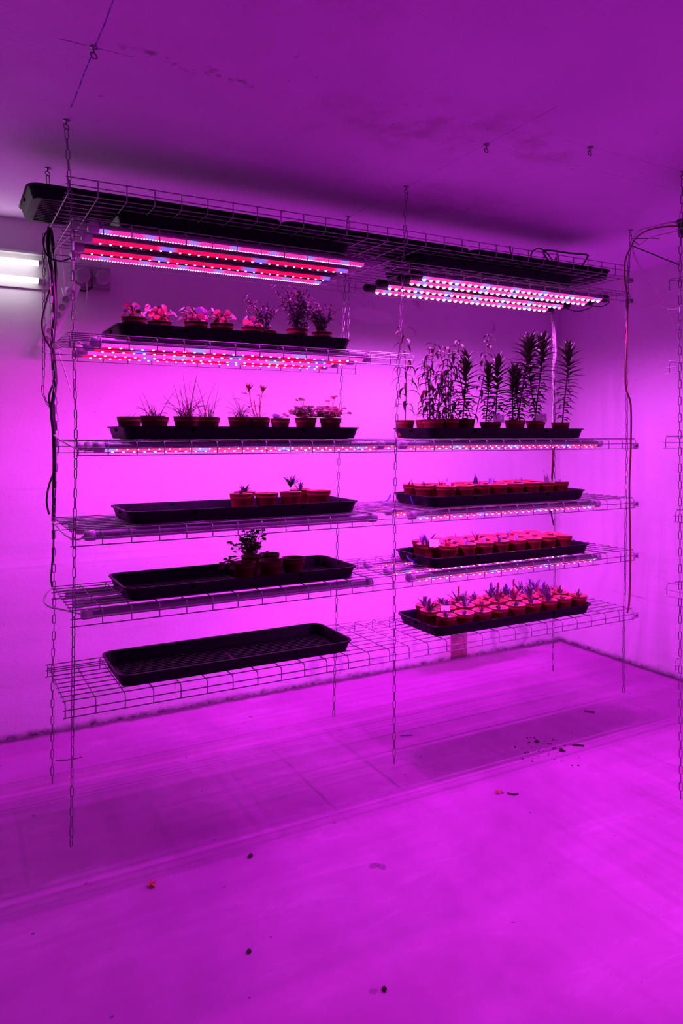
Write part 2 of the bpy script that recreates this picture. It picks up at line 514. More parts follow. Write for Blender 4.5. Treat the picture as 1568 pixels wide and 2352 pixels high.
SHELF = dict(S0=(.3736, .0984, 28, .824), S1=(.392, .098, 28, .745), S2=(.380, .099, 14, .350), S3=(.407, .0991, 28, -.0185),
             S4=(.388, .0993, 28, -.327), S5=(.388, .0993, 28, -.600), S6=(.365, .0998, 28, -.906))
SL = dict(S0='top wire mesh shelf with raised edges, just below the ceiling',
          S1='wire mesh shelf directly under the top one, carrying the brightest lamps',
          S2='short wire mesh shelf, the left half-length one with leafy pots',
          S3='long wire mesh shelf at eye level under the tall lilies',
          S4='long wire mesh shelf holding the left tray with five pots',
          S5='long wire mesh shelf, second from the bottom',
          S6='lowest long wire mesh shelf above the bare floor')
for k, (x0, p, n, z) in SHELF.items():
    wire_shelf(x0, p, n, z, k == 'S0', SL[k])

# second hanging unit at the right edge, running towards the camera along the right wall
U2 = [(.640, 2.615, 'upper wire shelf of the unit cut off by the right picture edge'),
      (.304, 2.615, 'second wire shelf down of the unit at the right edge'),
      (-.002, 2.592, 'wire shelf at eye level of the unit at the right edge'),
      (-.306, 2.655, 'fourth wire shelf down of the unit at the right edge'),
      (-.604, 2.600, 'fifth wire shelf down of the unit at the right edge'),
      (-.920, 2.652, 'lowest wire shelf of the unit at the right edge')]
for z, xl, lab in U2:
    wire_shelf(0, .0985, 28, z, False, lab, origin=(xl, 1.99, z + FZ), rz=-PI / 2 + 1e-9, w=0.474)
# note: rotated by -90 degrees the shelf runs from Y 1.99 towards the camera and its width goes to +X

# ------------------------------------------------------------------ chains and ceiling anchors
def link_mesh(b, c, d, s, n, Lk=0.0385, Wd=0.0142, wr=0.0018):
    hl = Lk / 2 - wr - (Wd / 2 - wr); rr = Wd / 2 - wr
    pts = []
    for k in range(5):
        t = PI * k / 4
        pts.append(c + d * (hl + rr * math.sin(t)) + s * (rr * math.cos(t)))
    for k in range(5):
        t = PI + PI * k / 4
        pts.append(c + d * (-hl + rr * math.sin(t)) + s * (rr * math.cos(t)))
    b.tube(pts, wr, 5, closed=True)

def chain(name, pts, label, seed=1, pitch=0.0335, group='steel link chains'):
    rnd = random.Random(seed)
    P = smooth_path([W(p) for p in pts], 8)
    b = MB()
    acc = 0.0; nxt = pitch / 2
    tw = 0.5 + rnd.uniform(-.2, .2); i = 0
    for a, c in zip(P[:-1], P[1:]):
        seg = (c - a).length
        while nxt <= acc + seg:
            t = (nxt - acc) / seg
            q = a.lerp(c, t)
            d = (c - a).normalized()
            e = Vector((0, 0, 1)).cross(d) if abs(d.z) < 0.9 else Vector((1, 0, 0))
            e = (e - d * e.dot(d)).normalized()
            f = d.cross(e)
            ang = tw + (PI / 2) * (i % 2) + rnd.uniform(-0.25, 0.25)
            link_mesh(b, q, d, e * math.cos(ang) + f * math.sin(ang), i)
            tw += rnd.uniform(-0.05, 0.05)
            nxt += pitch; i += 1
        acc += seg
    o = b.build(name, 'chain')
    return tag(o, label, 'chain', group)

def anchor(x, y, label):
    root = thing('ceiling_hook', (x, y, CZ), label, 'hook', 'eye bolts in the ceiling')
    b = MB()
    b.lathe([(0.0, 0), (0.011, 0), (0.011, -0.0025), (0.0035, -0.003), (0.0028, -0.014), (0.0, -0.014)], 12)
    b.build('bolt', 'chain', root)
    b = MB()
    b.tube([(0.0085 * math.cos(2 * PI * k / 12 + .4), 0.002, -0.022 + 0.0085 * math.sin(2 * PI * k / 12)) for k in range(12)], 0.002, 6, closed=True)
    b.build('eye', 'chain', root)

for x, y, lab in ((.363, 2.585, 'eye bolt in the ceiling holding the front left chain'),
                  (.364, 3.085, 'eye bolt in the ceiling holding the back left chain, cross mark around it'),
                  (1.722, 2.585, 'eye bolt in the ceiling holding the front middle chain'),
                  (1.716, 3.08, 'eye bolt in the ceiling holding the back middle chain'),
                  (3.099, 2.585, 'eye bolt in the ceiling holding the front right chain'),
                  (3.085, 3.08, 'eye bolt in the ceiling holding the back right chain'),
                  (.360, 2.063, 'empty eye bolt on the blue cross marked near the upper left corner'),
                  (1.727, 2.072, 'empty eye bolt in the middle of the ceiling, left of the other empty one'),
                  (2.077, 1.912, 'empty eye bolt in the ceiling nearest the right edge unit'),
                  (2.594, 1.912, 'eye bolt in the ceiling holding the chain at the right picture edge')):
    anchor(x, y, lab)

chain('hanging_chain', [(.363, 2.585, 1.024), (.374, 2.600, .874), (.382, 2.604, .745), (.386, 2.606, .642), (.390, 2.606, .292), (.396, 2.604, 0), (.392, 2.606, -.367), (.388, 2.604, -.732), (.384, 2.602, -1.1), (.381, 2.600, -1.400)],
      'long steel chain at the front left corner, hanging nearly to the floor', 3)
chain('hanging_chain', [(1.722, 2.585, 1.024), (1.720, 2.600, .809), (1.704, 2.606, .403), (1.683, 2.604, 0), (1.676, 2.606, -.458), (1.674, 2.604, -.824), (1.670, 2.600, -1.398)],
      'steel chain hanging in front of the shelves between the left and right trays', 5)
chain('hanging_chain', [(3.099, 2.585, 1.024), (3.093, 2.604, .668), (3.093, 2.606, .333), (3.093, 2.604, 0), (3.086, 2.606, -.447), (3.080, 2.606, -.781), (3.067, 2.602, -1.002), (3.064, 2.60, -1.325)],
      'steel chain at the front right corner beside the red cord', 7)
chain('hanging_chain', [(.364, 3.085, 1.024), (.375, 3.106, .823), (.383, 3.106, .343), (.400, 3.106, .02), (.388, 3.106, -.345), (.391, 3.106, -.689), (.385, 3.106, -.947), (.383, 3.104, -1.37)],
      'steel chain at the back left corner, beside the black cable bundle', 9)
chain('hanging_chain', [(1.716, 3.08, 1.024), (1.713, 3.106, .733), (1.694, 3.106, .292), (1.677, 3.106, -.21), (1.665, 3.106, -.835), (1.649, 3.104, -1.357)],
      'steel chain behind the middle of the shelves, near the back wall', 11)
chain('hanging_chain', [(3.085, 3.08, 1.024), (3.079, 3.106, .745), (3.085, 3.106, 0), (3.092, 3.106, -.624), (3.078, 3.106, -1.095), (3.075, 3.104, -1.35)],
      'steel chain at the back right corner behind the tall plants', 13)
chain('hanging_chain', [(2.594, 1.912, 1.024), (2.585, 1.917, .695), (2.582, 1.917, .173), (2.584, 1.917, -.349), (2.584, 1.917, -.697), (2.588, 1.917, -1.44)],
      'steel chain at the right picture edge, hanging nearly to the floor', 15)
chain('spare_chain', [(.352, 3.115, .80), (.354, 3.118, .5), (.352, 3.118, .25), (.350, 3.118, .175), (.362, 3.118, .135), (.376, 3.116, .115)],
      'looped spare chain beside the cable bundle at the back left', 17, group='doubled spare chains')
chain('spare_chain', [(1.742, 3.115, .77), (1.740, 3.118, .62), (1.735, 3.118, .50), (1.728, 3.118, .42)],
      'doubled spare chain beside the middle back chain above the leafy tray', 19, group='doubled spare chains')

# ------------------------------------------------------------------ grow lamps
EMIT = []
def spot(x, y, z, parent, col, w, n=0):
    l = bpy.data.lights.new('diode_light', 'SPOT')
    l.energy = w
    l.color = col
    l.spot_size = math.radians(176)
    l.spot_blend = 0.5
    l.shadow_soft_size = 0.0
    o = bpy.data.objects.new('diode_light', l)
    COL.objects.link(o)
    o.parent = parent
    o.location = (x, y, z)
    return o

def lamp(x, y, z, L, style, label, lit=True, along='x', R=0.0175, group=None, watts=1.0, capstyle='clear', npts=5, tint=None, shown=True):
    """tube lamp: aluminium back, lens with diodes below, two end caps.  origin at its left end"""
    rz = 0.0 if along == 'x' else -PI / 2
    root = thing('grow_lamp', (x, y, z + FZ), label, 'lamp', group or 'tube grow lamps', rz)
    b = MB()
    pr = []
    for k in range(9):
        t = PI * k / 8
        pr.append((R * math.cos(t), R * 0.92 * math.sin(t)))
    pr += [(-R, -0.004), (R, -0.004)]
    def extrude(prof, x0, x1, b, m=0):
        s0 = len(b.v); n = len(prof)
        for xx in (x0, x1):
            for (py, pz) in prof: b.v.append(Vector((xx, py, pz)))
        for k in range(n):
            k2 = (k + 1) % n
            b.face([s0 + k, s0 + n + k, s0 + n + k2, s0 + k2], m)
        b.face([s0 + k for k in range(n)], m)
        b.face([s0 + n + k for k in range(n)][::-1], m)
    extrude(pr, 0.02, L - 0.02, b)
    b.build('lamp_back', 'alu', root, smooth=False)
    r2 = R * 0.86
    lens = [(r2 * math.cos(PI + PI * k / 8), -0.004 + r2 * 0.85 * math.sin(PI + PI * k / 8)) for k in range(9)]
    seg = max(6, int(L / 0.09))
    b = MB()
    rnd = random.Random(int(x * 1000 + y * 77 + z * 31))
    mats = ['lens_' + style, 'dot_warm', 'dot_warm', 'dot_warm', 'dot_warm', 'dot_pink', 'dot_blue', 'dot_green']
    if lit:
        off = rnd.randrange(7)
        sl = (L - 0.07) / seg
        for i in range(seg):
            j = (i + off) % 7
            mi = 0
            extrude(lens, 0.035 + sl * i, 0.035 + sl * (i + 1), b, mi)
        # diodes
        def dot(xx, yy, rr, mi, ang=0.0):
            cy = yy + r2 * math.sin(ang); cz = -0.004 - r2 * 0.85 * math.cos(ang)
            b0 = len(b.v)
            for (q, h) in ((1.0, 0.0), (0.72, 0.6), (0.0, 0.95)):
                if q == 0.0:
                    b.v.append(Vector((xx, cy + math.sin(ang) * rr * h, cz - math.cos(ang) * rr * h)))
                else:
                    for k in range(8):
                        t = 2 * PI * k / 8
                        a1 = Vector((1, 0, 0)); a2 = Vector((0, math.cos(ang), math.sin(ang)))
                        nn = Vector((0, math.sin(ang), -math.cos(ang)))
                        b.v.append(Vector((xx, cy, cz)) + (a1 * math.cos(t) + a2 * math.sin(t)) * rr * q + nn * rr * h)
            for k in range(8):
                k2 = (k + 1) % 8
                b.face([b0 + k, b0 + k2, b0 + 8 + k2, b0 + 8 + k], mi)
                b.face([b0 + 8 + k, b0 + 8 + k2, b0 + 16], mi)
        if style == 'dense':
            nn = int((L - 0.07) / 0.0105)
            for i in range(nn):
                xx = 0.04 + (L - 0.08) * (i + .5) / nn
                blu = (i // 4) % 3 == 1
                for ang in (-0.22, 0.22):
                    dot(xx, 0, 0.0030, 6 if blu else 5, ang)
        elif style == 'bright':
            nn = int((L - 0.08) / 0.0365)
            for i in range(nn):
                xx = 0.045 + (L - 0.09) * (i + .5) / nn
                mi = 6 if i % 5 == 2 else (7 if (i % 9 == 6 and rnd.random() < .6) else 4)
                dot(xx, 0, 0.0098, mi, -0.15)
        else:
            nn = int((L - 0.08) / 0.0375)
            for i in range(nn):
                xx = 0.045 + (L - 0.09) * (i + .5) / nn
                blu = (i % 8) == 4
                mi = 6 if blu else (5 if style == 'white' else 4)
                dot(xx, 0, 0.0050, mi, 0.0)
                if style == 'side':
                    dot(xx + .012, 0, 0.0026, mi, -1.15)
        b.build('led_lens', mats, root, smooth=False)
    else:
        extrude(lens, 0.02, L - 0.02, b)
        b.build('led_lens', 'frost', root, smooth=False)
    for xx, sg in ((0, 1), (L, -1)):
        b = MB()
        rc = R * 1.1
        n = 14; s0 = len(b.v)
        prof = [(0.0, -0.004), (0.7, -0.003), (1.0, 0.003), (1.0, 0.034), (0.0, 0.034)]
        if capstyle == 'black': prof = [(0.0, -0.012), (0.6, -0.010), (1.0, -0.002), (1.0, 0.045), (0.0, 0.045)]
        for (q, h) in prof:
            for k in range(n):
                t = 2 * PI * k / n
                b.v.append(Vector((xx + sg * h, rc * q * math.cos(t), rc * q * math.sin(t))))
        for i in range(len(prof) - 1):
            for k in range(n):
                k2 = (k + 1) % n
                b.face([s0 + i * n + k, s0 + (i + 1) * n + k, s0 + (i + 1) * n + k2, s0 + i * n + k2])
        b.build('end_cap', 'cap_black' if capstyle == 'black' else 'cap', root)
    if lit:
        for i in range(npts):
            xx = 0.06 + (L - 0.12) * (i + .5) / npts
            c = tint or (rnd.uniform(0.74, 0.90), {'bright': .085, 'white': .09}.get(style, .036), 1.0)
            spot(xx, 0, -R * 0.86 - 0.016, root, c, LAMP_W * watts * 5 / npts)
    return root

zs = lambda k: SHELF[k][3] - 0.0235
RED = (1.0, 0.04, 0.66); VIO = (0.85, 0.05, 1.0)
lamp(.445, 2.650, zs('S1'), 1.135, 'dense', 'lit tube lamp with dense double diodes, front one of the upper left four', watts=1.35, group='lit lamps of the upper left group')
lamp(.445, 2.785, zs('S1'), 1.135, 'red', 'lit red tube lamp just behind the dense front one, upper left group', watts=1.3, group='lit lamps of the upper left group', tint=RED)
lamp(.445, 2.955, zs('S1'), 1.135, 'red', 'lit red tube lamp just before the rearmost dense one, upper left group', watts=1.3, group='lit lamps of the upper left group', tint=RED)
lamp(.445, 3.045, zs('S1') - .002, 1.135, 'dense', 'lit tube lamp with dense diodes, rearmost of the upper left four', watts=1.35, group='lit lamps of the upper left group')
for y, wd in ((2.70, 'front lamp of the upper right four'), (2.80, 'second lamp from the front in the upper right four'), (2.94, 'third lamp from the front in the upper right four'), (3.055, 'rearmost lamp of the upper right four')):
    lamp(1.80 + (0.03 if y < 2.9 else 0), y, zs('S1') - .008, 1.22, 'bright', 'very bright black-capped ' + wd, R=0.018, capstyle='black', group='bright lamps of the upper right group', watts=2.1, npts=6)
for i, y in enumerate((2.665, 2.80, 2.95, 3.05)):
    lamp(.455, y, zs('S2'), 1.13, ('white', 'red', 'white', 'red')[i], ('front', 'second', 'third', 'rearmost')[i] + ' lit lamp under the short left shelf with leafy pots', watts=.85, group='lamps under the short shelf')
for key, nm in (('S3', 'eye-level shelf'),):
    for i, y in enumerate((2.665, 2.85, 3.03)):
        lamp(.465, y, zs(key), 1.19, 'side', ('front', 'middle', 'rear')[i] + ' lit lamp under the left half of the eye-level shelf', watts=.5, group='lamps under the eye-level shelf')
        lamp(1.735, y, zs(key), 1.235, 'side', ('front', 'middle', 'rear')[i] + ' lit lamp under the right half of the eye-level shelf', watts=.64, group='lamps under the eye-level shelf')
for i, y in enumerate((2.665, 2.85, 3.03)):
    w = ('front', 'middle', 'rear')[i]
    lamp(.435, y, zs('S4'), 1.185, 'red', w + ' unlit lamp under the left tray with five pots', lit=False, group='switched-off lamps')
    lamp(1.785, y, zs('S4'), 1.17, 'side', w + ' lit lamp under the right tray of short bulb sprouts nearest eye level', group='lamps under the sprout trays')
    lamp(.425, y, zs('S5'), 1.175, 'red', w + ' unlit lamp under the left tray holding the trailing plant', lit=False, group='switched-off lamps')
    lamp(1.78, y, zs('S5'), 1.18, 'side', w + ' lit lamp hanging just above the bottom tray of spiky plants', group='lamps under the sprout trays')
for z, xl, lab in U2[:5]:
    for j, (x, ww) in enumerate(((xl + .12, 'inner'), (xl + .36, 'outer'))):
        for q, yy in enumerate((1.86, .60)):
            lamp(x, yy, z - .0235, 1.13, 'side', '%s %s lamp under the %s shelf of the right edge unit' % (('far', 'near')[q], ww, {.640: 'upper', .304: 'second', -.002: 'eye-level', -.306: 'fourth', -.604: 'fifth'}[z]),
                 along='y', group='lamps of the unit at the right edge', npts=3, watts=0.36, tint=(.80, .10, 1.0))

# ------------------------------------------------------------------ trays
def tray_mesh(L, Wd, H, inset=0.02, R=0.045, ribs=True):
    b = MB()
    def ring(l, w, r, z, n=5, cx=L / 2, cy=Wd / 2):
        vs = []
        for (sx, sy, a0) in ((1, 1, 0), (-1, 1, PI / 2), (-1, -1, PI), (1, -1, 3 * PI / 2)):
            for k in range(n):
                t = a0 + PI / 2 * k / (n - 1)
                vs.append(Vector((cx + sx * (l / 2 - r) + r * math.cos(t), cy + sy * (w / 2 - r) + r * math.sin(t), z)))
        return vs
    t = 0.0022
    rings = [ring(L - 2 * inset, Wd - 2 * inset, R * .8, 0.0),
             ring(L - 0.012, Wd - 0.012, R, H - 0.004),
             ring(L, Wd, R + .004, H - 0.005),
             ring(L, Wd, R + .004, H),
             ring(L - 0.016, Wd - 0.016, R, H),
             ring(L - 2 * inset - 2 * t, Wd - 2 * inset - 2 * t, R * .78, 0.004)]
    n = len(rings[0]); base = 0
    for r in rings: b.v += r
    for i in range(len(rings) - 1):
        for k in range(n):
            k2 = (k + 1) % n
            b.face([i * n + k, i * n + k2, (i + 1) * n + k2, (i + 1) * n + k])
    b.face([k for k in range(n)][::-1])
    b.face([(len(rings) - 1) * n + k for k in range(n)])
    if ribs:
        w0 = Wd - 2 * inset
        cnt = 13
        for i in range(cnt):
            y = inset + 0.028 + (w0 - 0.056) * i / (cnt - 1)
            for (xa, xb) in ((inset + .03, L / 2 - .008), (L / 2 + .008, L - inset - .03)):
                b.box((xa, y - .0035, 0.004), (xb, y + .0035, 0.0075))
                b.box((xa, y - .0035, -0.0018), (xb, y + .0035, 0.0))
    return b
def tray(x, y, z, label, L=0.965, Wd=0.345, H=0.0465, rz=0.0, name='grow_tray'):
    root = thing(name, (x, y, z + FZ), label, 'tray', 'black seedling trays', rz)
    if (L, Wd, H) not in TM:
        b = tray_mesh(L, Wd, H)
        me = b.build('tray_body', 'black', root, smooth=False)
        TM[(L, Wd, H)] = me.data
        h = MB(); h.box((-.0055, -.004, 0), (.0055, .004, H * .24)); TM['sx'] = h
        h = MB(); h.box((-.004, -.0075, 0), (.004, .0075, H * .24)); TM['sy'] = h
    else:
        put('tray_body', TM[(L, Wd, H)], root)
    for i, (px, py) in enumerate(((L * .26, .0085), (L * .72, .0085), (L * .26, Wd - .0085), (L * .72, Wd - .0085), (.0085, Wd * .5), (L - .0085, Wd * .5))):
        k = 'sx' if i < 4 else 'sy'
        if isinstance(TM[k], MB): TM[k] = TM[k].build('drain_slot', 'hole', root, smooth=False, loc=(px, py, H * .6)).data
        else: put('drain_slot', TM[k], root, (px, py, H * .6))
    return root
TM = {}
ZT = 0.0045     # tray stands on the deck wires
tray(.545, 2.645, SHELF['S6'][3] + ZT, 'empty black tray on the lowest shelf, left side')
tray(.570, 2.650, SHELF['S5'][3] + ZT, 'black tray holding the trailing plant and four pots')
tray(.580, 2.655, SHELF['S4'][3] + ZT, 'black tray with five pots and an empty left half')
tray(.565, 2.650, SHELF['S3'][3] + ZT, 'black tray under the grassy pots on the left of the eye-level shelf', L=.985)
tray(.545, 2.650, SHELF['S2'][3] + ZT, 'black tray of leafy pots on the short upper left shelf')
tray(1.898, 2.650, SHELF['S3'][3] + ZT, 'black tray under the tall lilies on the right')
tray(1.898, 2.650, SHELF['S4'][3] + ZT, 'black tray of sprout pots with two blue straps, upper of the two', L=.975)
tray(1.905, 2.640, SHELF['S5'][3] + ZT, 'black tray of sprout pots with a white tag at its left', L=.985)
tray(1.918, 2.640, SHELF['S6'][3] + ZT, 'black tray crowded with spiky plants on the lowest shelf', L=.985)
tray(.255, 2.725, SHELF['S0'][3] + ZT, 'black tray jutting out past the left end of the top shelf', Wd=.36)
tray(1.222, 2.722, SHELF['S0'][3] + ZT, 'black tray in the middle of the top shelf', Wd=.36)
tray(2.189, 2.715, SHELF['S0'][3] + ZT, 'black tray at the right end of the top shelf', Wd=.36, L=.94)
tray(.545, 2.665, SHELF['S1'][3] + ZT, 'black tray squeezed between the two top shelves, above the left lamps')
tray(1.845, 2.665, SHELF['S1'][3] + ZT, 'black tray squeezed between the two top shelves, above the right lamps')
tray(2.632, 2.0, .8145, 'black tray seen end-on at the right picture edge near the ceiling', H=0.065, Wd=.40, rz=-PI / 2)
wire_shelf(0, .0985, 28, .810, True, 'topmost wire shelf of the right edge unit, under a black tray', origin=(2.625, 1.955, .810 + FZ), rz=-PI / 2)

def strap(pts, w, side, label):
    b = MB()
    side = Vector(side).normalized() * w
    P = [Vector(W(p)) for p in pts]
    t = 0.0008
    for i, p in enumerate(P):
        d = (P[min(i + 1, len(P) - 1)] - P[max(i - 1, 0)]).normalized()
        nn = side.normalized().cross(d) * t
        b.v += [p - side - nn, p + side - nn, p + side + nn, p - side + nn]
    for i in range(len(P) - 1):
        a = i * 4
        for k in range(4):
            k2 = (k + 1) % 4
            b.face([a + k, a + k2, a + 4 + k2, a + 4 + k])
    b.face([0, 3, 2, 1]); e = (len(P) - 1) * 4; b.face([e, e + 1, e + 2, e + 3])
    tag(b.build('plastic_strap', 'blue_tape', smooth=False), label, 'strap', 'blue plastic straps')
strap([(1.885, 2.965, -.283), (1.875, 2.96, -.30), (1.85, 2.95, -.315), (1.835, 2.95, -.318)], .0055, (0, 1, 0), 'blue strap sticking out left of the upper sprout tray')
strap([(1.888, 2.80, -.282), (1.892, 2.798, -.296), (1.899, 2.794, -.318)], .0045, (0, 1, 0), 'blue strap hanging down the end of the upper sprout tray')
strap([(1.886, 2.83, -.560), (1.885, 2.81, -.572), (1.884, 2.77, -.578), (1.886, 2.75, -.592)], .005, (0, .2, 1), 'wavy blue strap on the end of the lower sprout tray')
strap([(1.886, 2.955, -.566), (1.885, 2.945, -.575), (1.884, 2.935, -.585)], .006, (0, .3, 1), 'short blue strap at the back end of the lower sprout tray')

# ------------------------------------------------------------------ pots
def pot_data(R, H):
    b = MB()
    b.lathe([(0.0, 0.0), (R * .70, 0.0), (R * .72, 0.002), (R * .875, H * .74), (R * .93, H * .76), (R * .94, H * .80), (R * .965, H * .985), (R, H * .985), (R, H), (R * .93, H), (R * .925, H * .8), (R * .86, H * .76), (R * .80, H * .5)], 26)
    return b
def soil_data(R, H, rnd):
    b = MB()
    n = 18; rings = 4
    b.v.append(Vector((0, 0, H * .80)))
    for i in range(1, rings + 1):
        for k in range(n):
            t = 2 * PI * k / n
            r = R * .905 * i / rings
            b.v.append(Vector((r * math.cos(t), r * math.sin(t), H * .80 + (rnd.uniform(-.0022, .0022) if i < rings else 0))))
    for k in range(n): b.face([0, 1 + k, 1 + (k + 1) % n])
    for i in range(rings - 1):
        for k in range(n):
            k2 = (k + 1) % n
            b.face([1 + i * n + k, 1 + (i + 1) * n + k, 1 + (i + 1) * n + k2, 1 + i * n + k2])
    return b
PM = {}
def pot(name, x, y, z, label, R=0.047, H=0.078, soil='soil', mat='pot', group=None, rz=0.0):
    root = thing(name, (x, y, z + FZ), label, 'potted plant' if name != 'flower_pot' else 'pot', group, rz)
    key = (round(R, 4), round(H, 4), mat)
    if key not in PM:
        PM[key] = pot_data(R, H).build('pot', mat, root).data
    else:
        put('pot', PM[key], root)
    ks = (round(R, 4), round(H, 4), soil, 's')
    if ks not in PM:
        PM[ks] = soil_data(R, H, random.Random(4)).build('soil', soil, root).data
    else:
        put('soil', PM[ks], root)
    return root

def arc_pts(p0, dirn, up, L, bend, n=6):
    """curve that starts along up*+dirn and bends outward/down by bend radians"""
    p = Vector(p0); d = Vector(dirn).normalized()
    u = Vector((0, 0, 1))
    a = up
    pts = [p.copy()]
    for i in range(n):
        v = d * math.cos(a) + u * math.sin(a)
        p = p + v * (L / n)
        pts.append(p.copy())
        a -= bend / n
    return pts
def blade(b, p0, az, elev, L, w, bend, n=6, m=0, fold=.3, tipw=0.05, peak=.4):
    dirn = Vector((math.cos(az), math.sin(az), 0))
    side = Vector((-math.sin(az), math.cos(az), 0))
    pts = arc_pts(p0, dirn, elev, L, bend, n)
    ws = []
    for i in range(n + 1):
        t = i / n
        q = (t / peak) ** .6 if t < peak else ((1 - t) / (1 - peak)) ** .75
        ws.append(w * max(tipw, q if i else .3))
    b.ribbon(pts, ws, side, m, fold)

ORD = ['first', 'second', 'third', 'fourth', 'fifth', 'sixth', 'seventh', 'eighth', 'ninth', 'tenth', 'eleventh']
Z2 = SHELF['S2'][3] + ZT + .0075
Z3 = SHELF['S3'][3] + ZT + .0075
Z4 = SHELF['S4'][3] + ZT + .0075
Z5 = SHELF['S5'][3] + ZT + .0075
Z6 = SHELF['S6'][3] + ZT + .0075

# --- round-leaved begonias on the short shelf
def begonia(x, y, label, seed, n, spread, hgt, mats, R=.047):
    rnd = random.Random(seed)
    root = pot('potted_begonia', x, y, Z2, label, R=R, mat='pot_dark', group='begonias on the short shelf')
    st = MB(); lf = MB()
    for i in range(n):
        az = rnd.uniform(0, 2 * PI)
        rr = rnd.uniform(.25, 1) * spread
        h = .075 + rnd.uniform(.2, 1) * hgt
        tip = Vector((rr * math.cos(az), rr * math.sin(az), h))
        b0 = Vector((rnd.uniform(-.01, .01), rnd.uniform(-.01, .01), .06))
        mid = b0.lerp(tip, .5) + Vector((0, 0, .018))
        P = smooth_path([b0, mid, tip], 4)
        st.tube(P, .0011, 4, 0)
        nr = Vector((math.cos(az) * .8, math.sin(az) * .8 - .35, .55 + rnd.uniform(-.3, .4)))
        lf.disc(tip, nr, rnd.uniform(.008, .0155), rnd.randrange(len(mats)), lobes=3, amp=.08, n=12, dome=rnd.uniform(-.25, .3), rot=rnd.uniform(0, 6))
    st.build('stems', 'stem_red', root)
    lf.build('leaves', mats, root)
begonia(.632, 2.785, 'pot of sparse round leaves, leftmost on the short upper shelf', 21, 16, .055, .05, ['leaf_wine', 'leaf_violet', 'leaf_wine'])
begonia(.742, 2.84, 'bushy begonia hiding its pot, between the leftmost two visible rims', 22, 40, .062, .062, ['leaf_red', 'leaf_wine', 'leaf_red'])
begonia(.868, 2.775, 'begonia with dark violet and red leaves left of the orange-leaved pot', 23, 46, .068, .055, ['leaf_dark', 'leaf_violet', 'leaf_red', 'leaf_wine'])
begonia(.905, 2.90, 'pale speckled begonia at the back of the short shelf tray', 26, 28, .04, .06, ['leaf_pale', 'leaf_violet', 'leaf_red'])
begonia(.972, 2.772, 'begonia with bright orange-red round leaves over dark ones', 24, 34, .052, .052, ['leaf_red', 'leaf_dark', 'leaf_red'])
begonia(1.112, 2.80, 'pot with a few pink begonia leaves, left of the wiry shrubs', 25, 14, .055, .04, ['leaf_red', 'leaf_violet', 'leaf_wine'])

def shrub(x, y, label, seed, n, hgt, spread, lean=(0, 0), R=.047):
    rnd = random.Random(seed)
    root = pot('potted_shrub', x, y, Z2, label, R=R, mat='pot_dark', group='wiry shrubs on the short shelf')
    st = MB(); lf = MB()
    for i in range(n):
        az = rnd.uniform(0, 2 * PI)
        h = hgt * rnd.uniform(.5, 1)
        sp = spread * rnd.uniform(.2, 1)
        tip = Vector((sp * math.cos(az) + lean[0] * h / hgt, .55 * sp * math.sin(az) + lean[1], .07 + h))
        b0 = Vector((rnd.uniform(-.012, .012), rnd.uniform(-.012, .012), .06))
        mid = b0.lerp(tip, .5) + Vector((rnd.uniform(-.015, .015), rnd.uniform(-.015, .015), .012))
        P = smooth_path([b0, mid, tip], 6)
        st.tube(P, [.0013 - .0007 * k / (len(P) - 1) for k in range(len(P))], 4)
        for k in range(3, len(P)):
            for q in range(3):
                p = P[k] if q == 0 else P[k].lerp(P[k - 1], rnd.random())
                a2 = rnd.uniform(0, 2 * PI)
                if q == 2 and rnd.random() < .6:
                    e = p + Vector((math.cos(a2), math.sin(a2), rnd.uniform(0, .8))).normalized() * rnd.uniform(.015, .03)
                    st.tube([p, e], .0006, 3)
                    blade(lf, e, a2, rnd.uniform(-.3, 1.1), rnd.uniform(.012, .021), rnd.uniform(.003, .005), rnd.uniform(-.2, 1.0), 4, rnd.randrange(3))
                blade(lf, p, a2, rnd.uniform(-.6, 1.1), rnd.uniform(.010, .022), rnd.uniform(.0028, .005), rnd.uniform(-.2, 1.0), 4, rnd.randrange(3))
    st.build('stems', 'stem', root)
    lf.build('leaves', ['leaf_mid', 'leaf_dark', 'leaf_violet'], root)
shrub(1.205, 2.88, 'wiry small-leaved shrub leaning left out of the short shelf tray', 31, 13, .15, .08, (-.06, 0))
shrub(1.298, 2.765, 'tallest wiry shrub reaching the upper lamps, right part of short shelf', 32, 28, .185, .12)
shrub(1.432, 2.80, 'wiry shrub in the rightmost pot of the short shelf tray', 33, 20, .135, .09)

# --- chives, lily and parsley at eye level (left tray)
def grass(x, y, label, seed, n, hmax, spread, mat='leaf_mid', tall=3, R=.048, arcs=.9):
    rnd = random.Random(seed)
    root = pot('potted_grass', x, y, Z3, label, R=R, mat='pot_dark', group='grassy pots')
    b = MB()
    for i in range(n):
        az = rnd.uniform(0, 2 * PI)
        L = hmax * (rnd.uniform(.75, 1.0) if i < tall else rnd.uniform(.25, .7))
        p0 = (rnd.uniform(-.02, .02), rnd.uniform(-.02, .02), .06)
        pts = arc_pts(p0, (math.cos(az), math.sin(az), 0), rnd.uniform(1.15, 1.5), L, rnd.uniform(.1, .5) if i < tall else rnd.uniform(.2, 2.3) * arcs, 9)
        b.tube(pts, [.0017 - .0011 * k / 9 for k in range(10)], 4, rnd.randrange(2))
    b.build('blades', [mat, 'leaf_wine'], root)
    return root
grass(.690, 2.74, 'pot of thin chives, leftmost on the eye-level shelf', 41, 26, .125, .04, tall=3)
grass(.635, 2.88, 'nearly bare pot behind the leftmost chive pot', 47, 6, .06, .03, tall=0)
grass(.815, 2.735, 'pot of tall dark chives, the tallest grassy clump on the left', 42, 46, .19, .05, tall=7)
grass(.915, 2.79, 'pot of arching grass right of the tall dark chives', 43, 26, .20, .06, tall=4, arcs=.8)
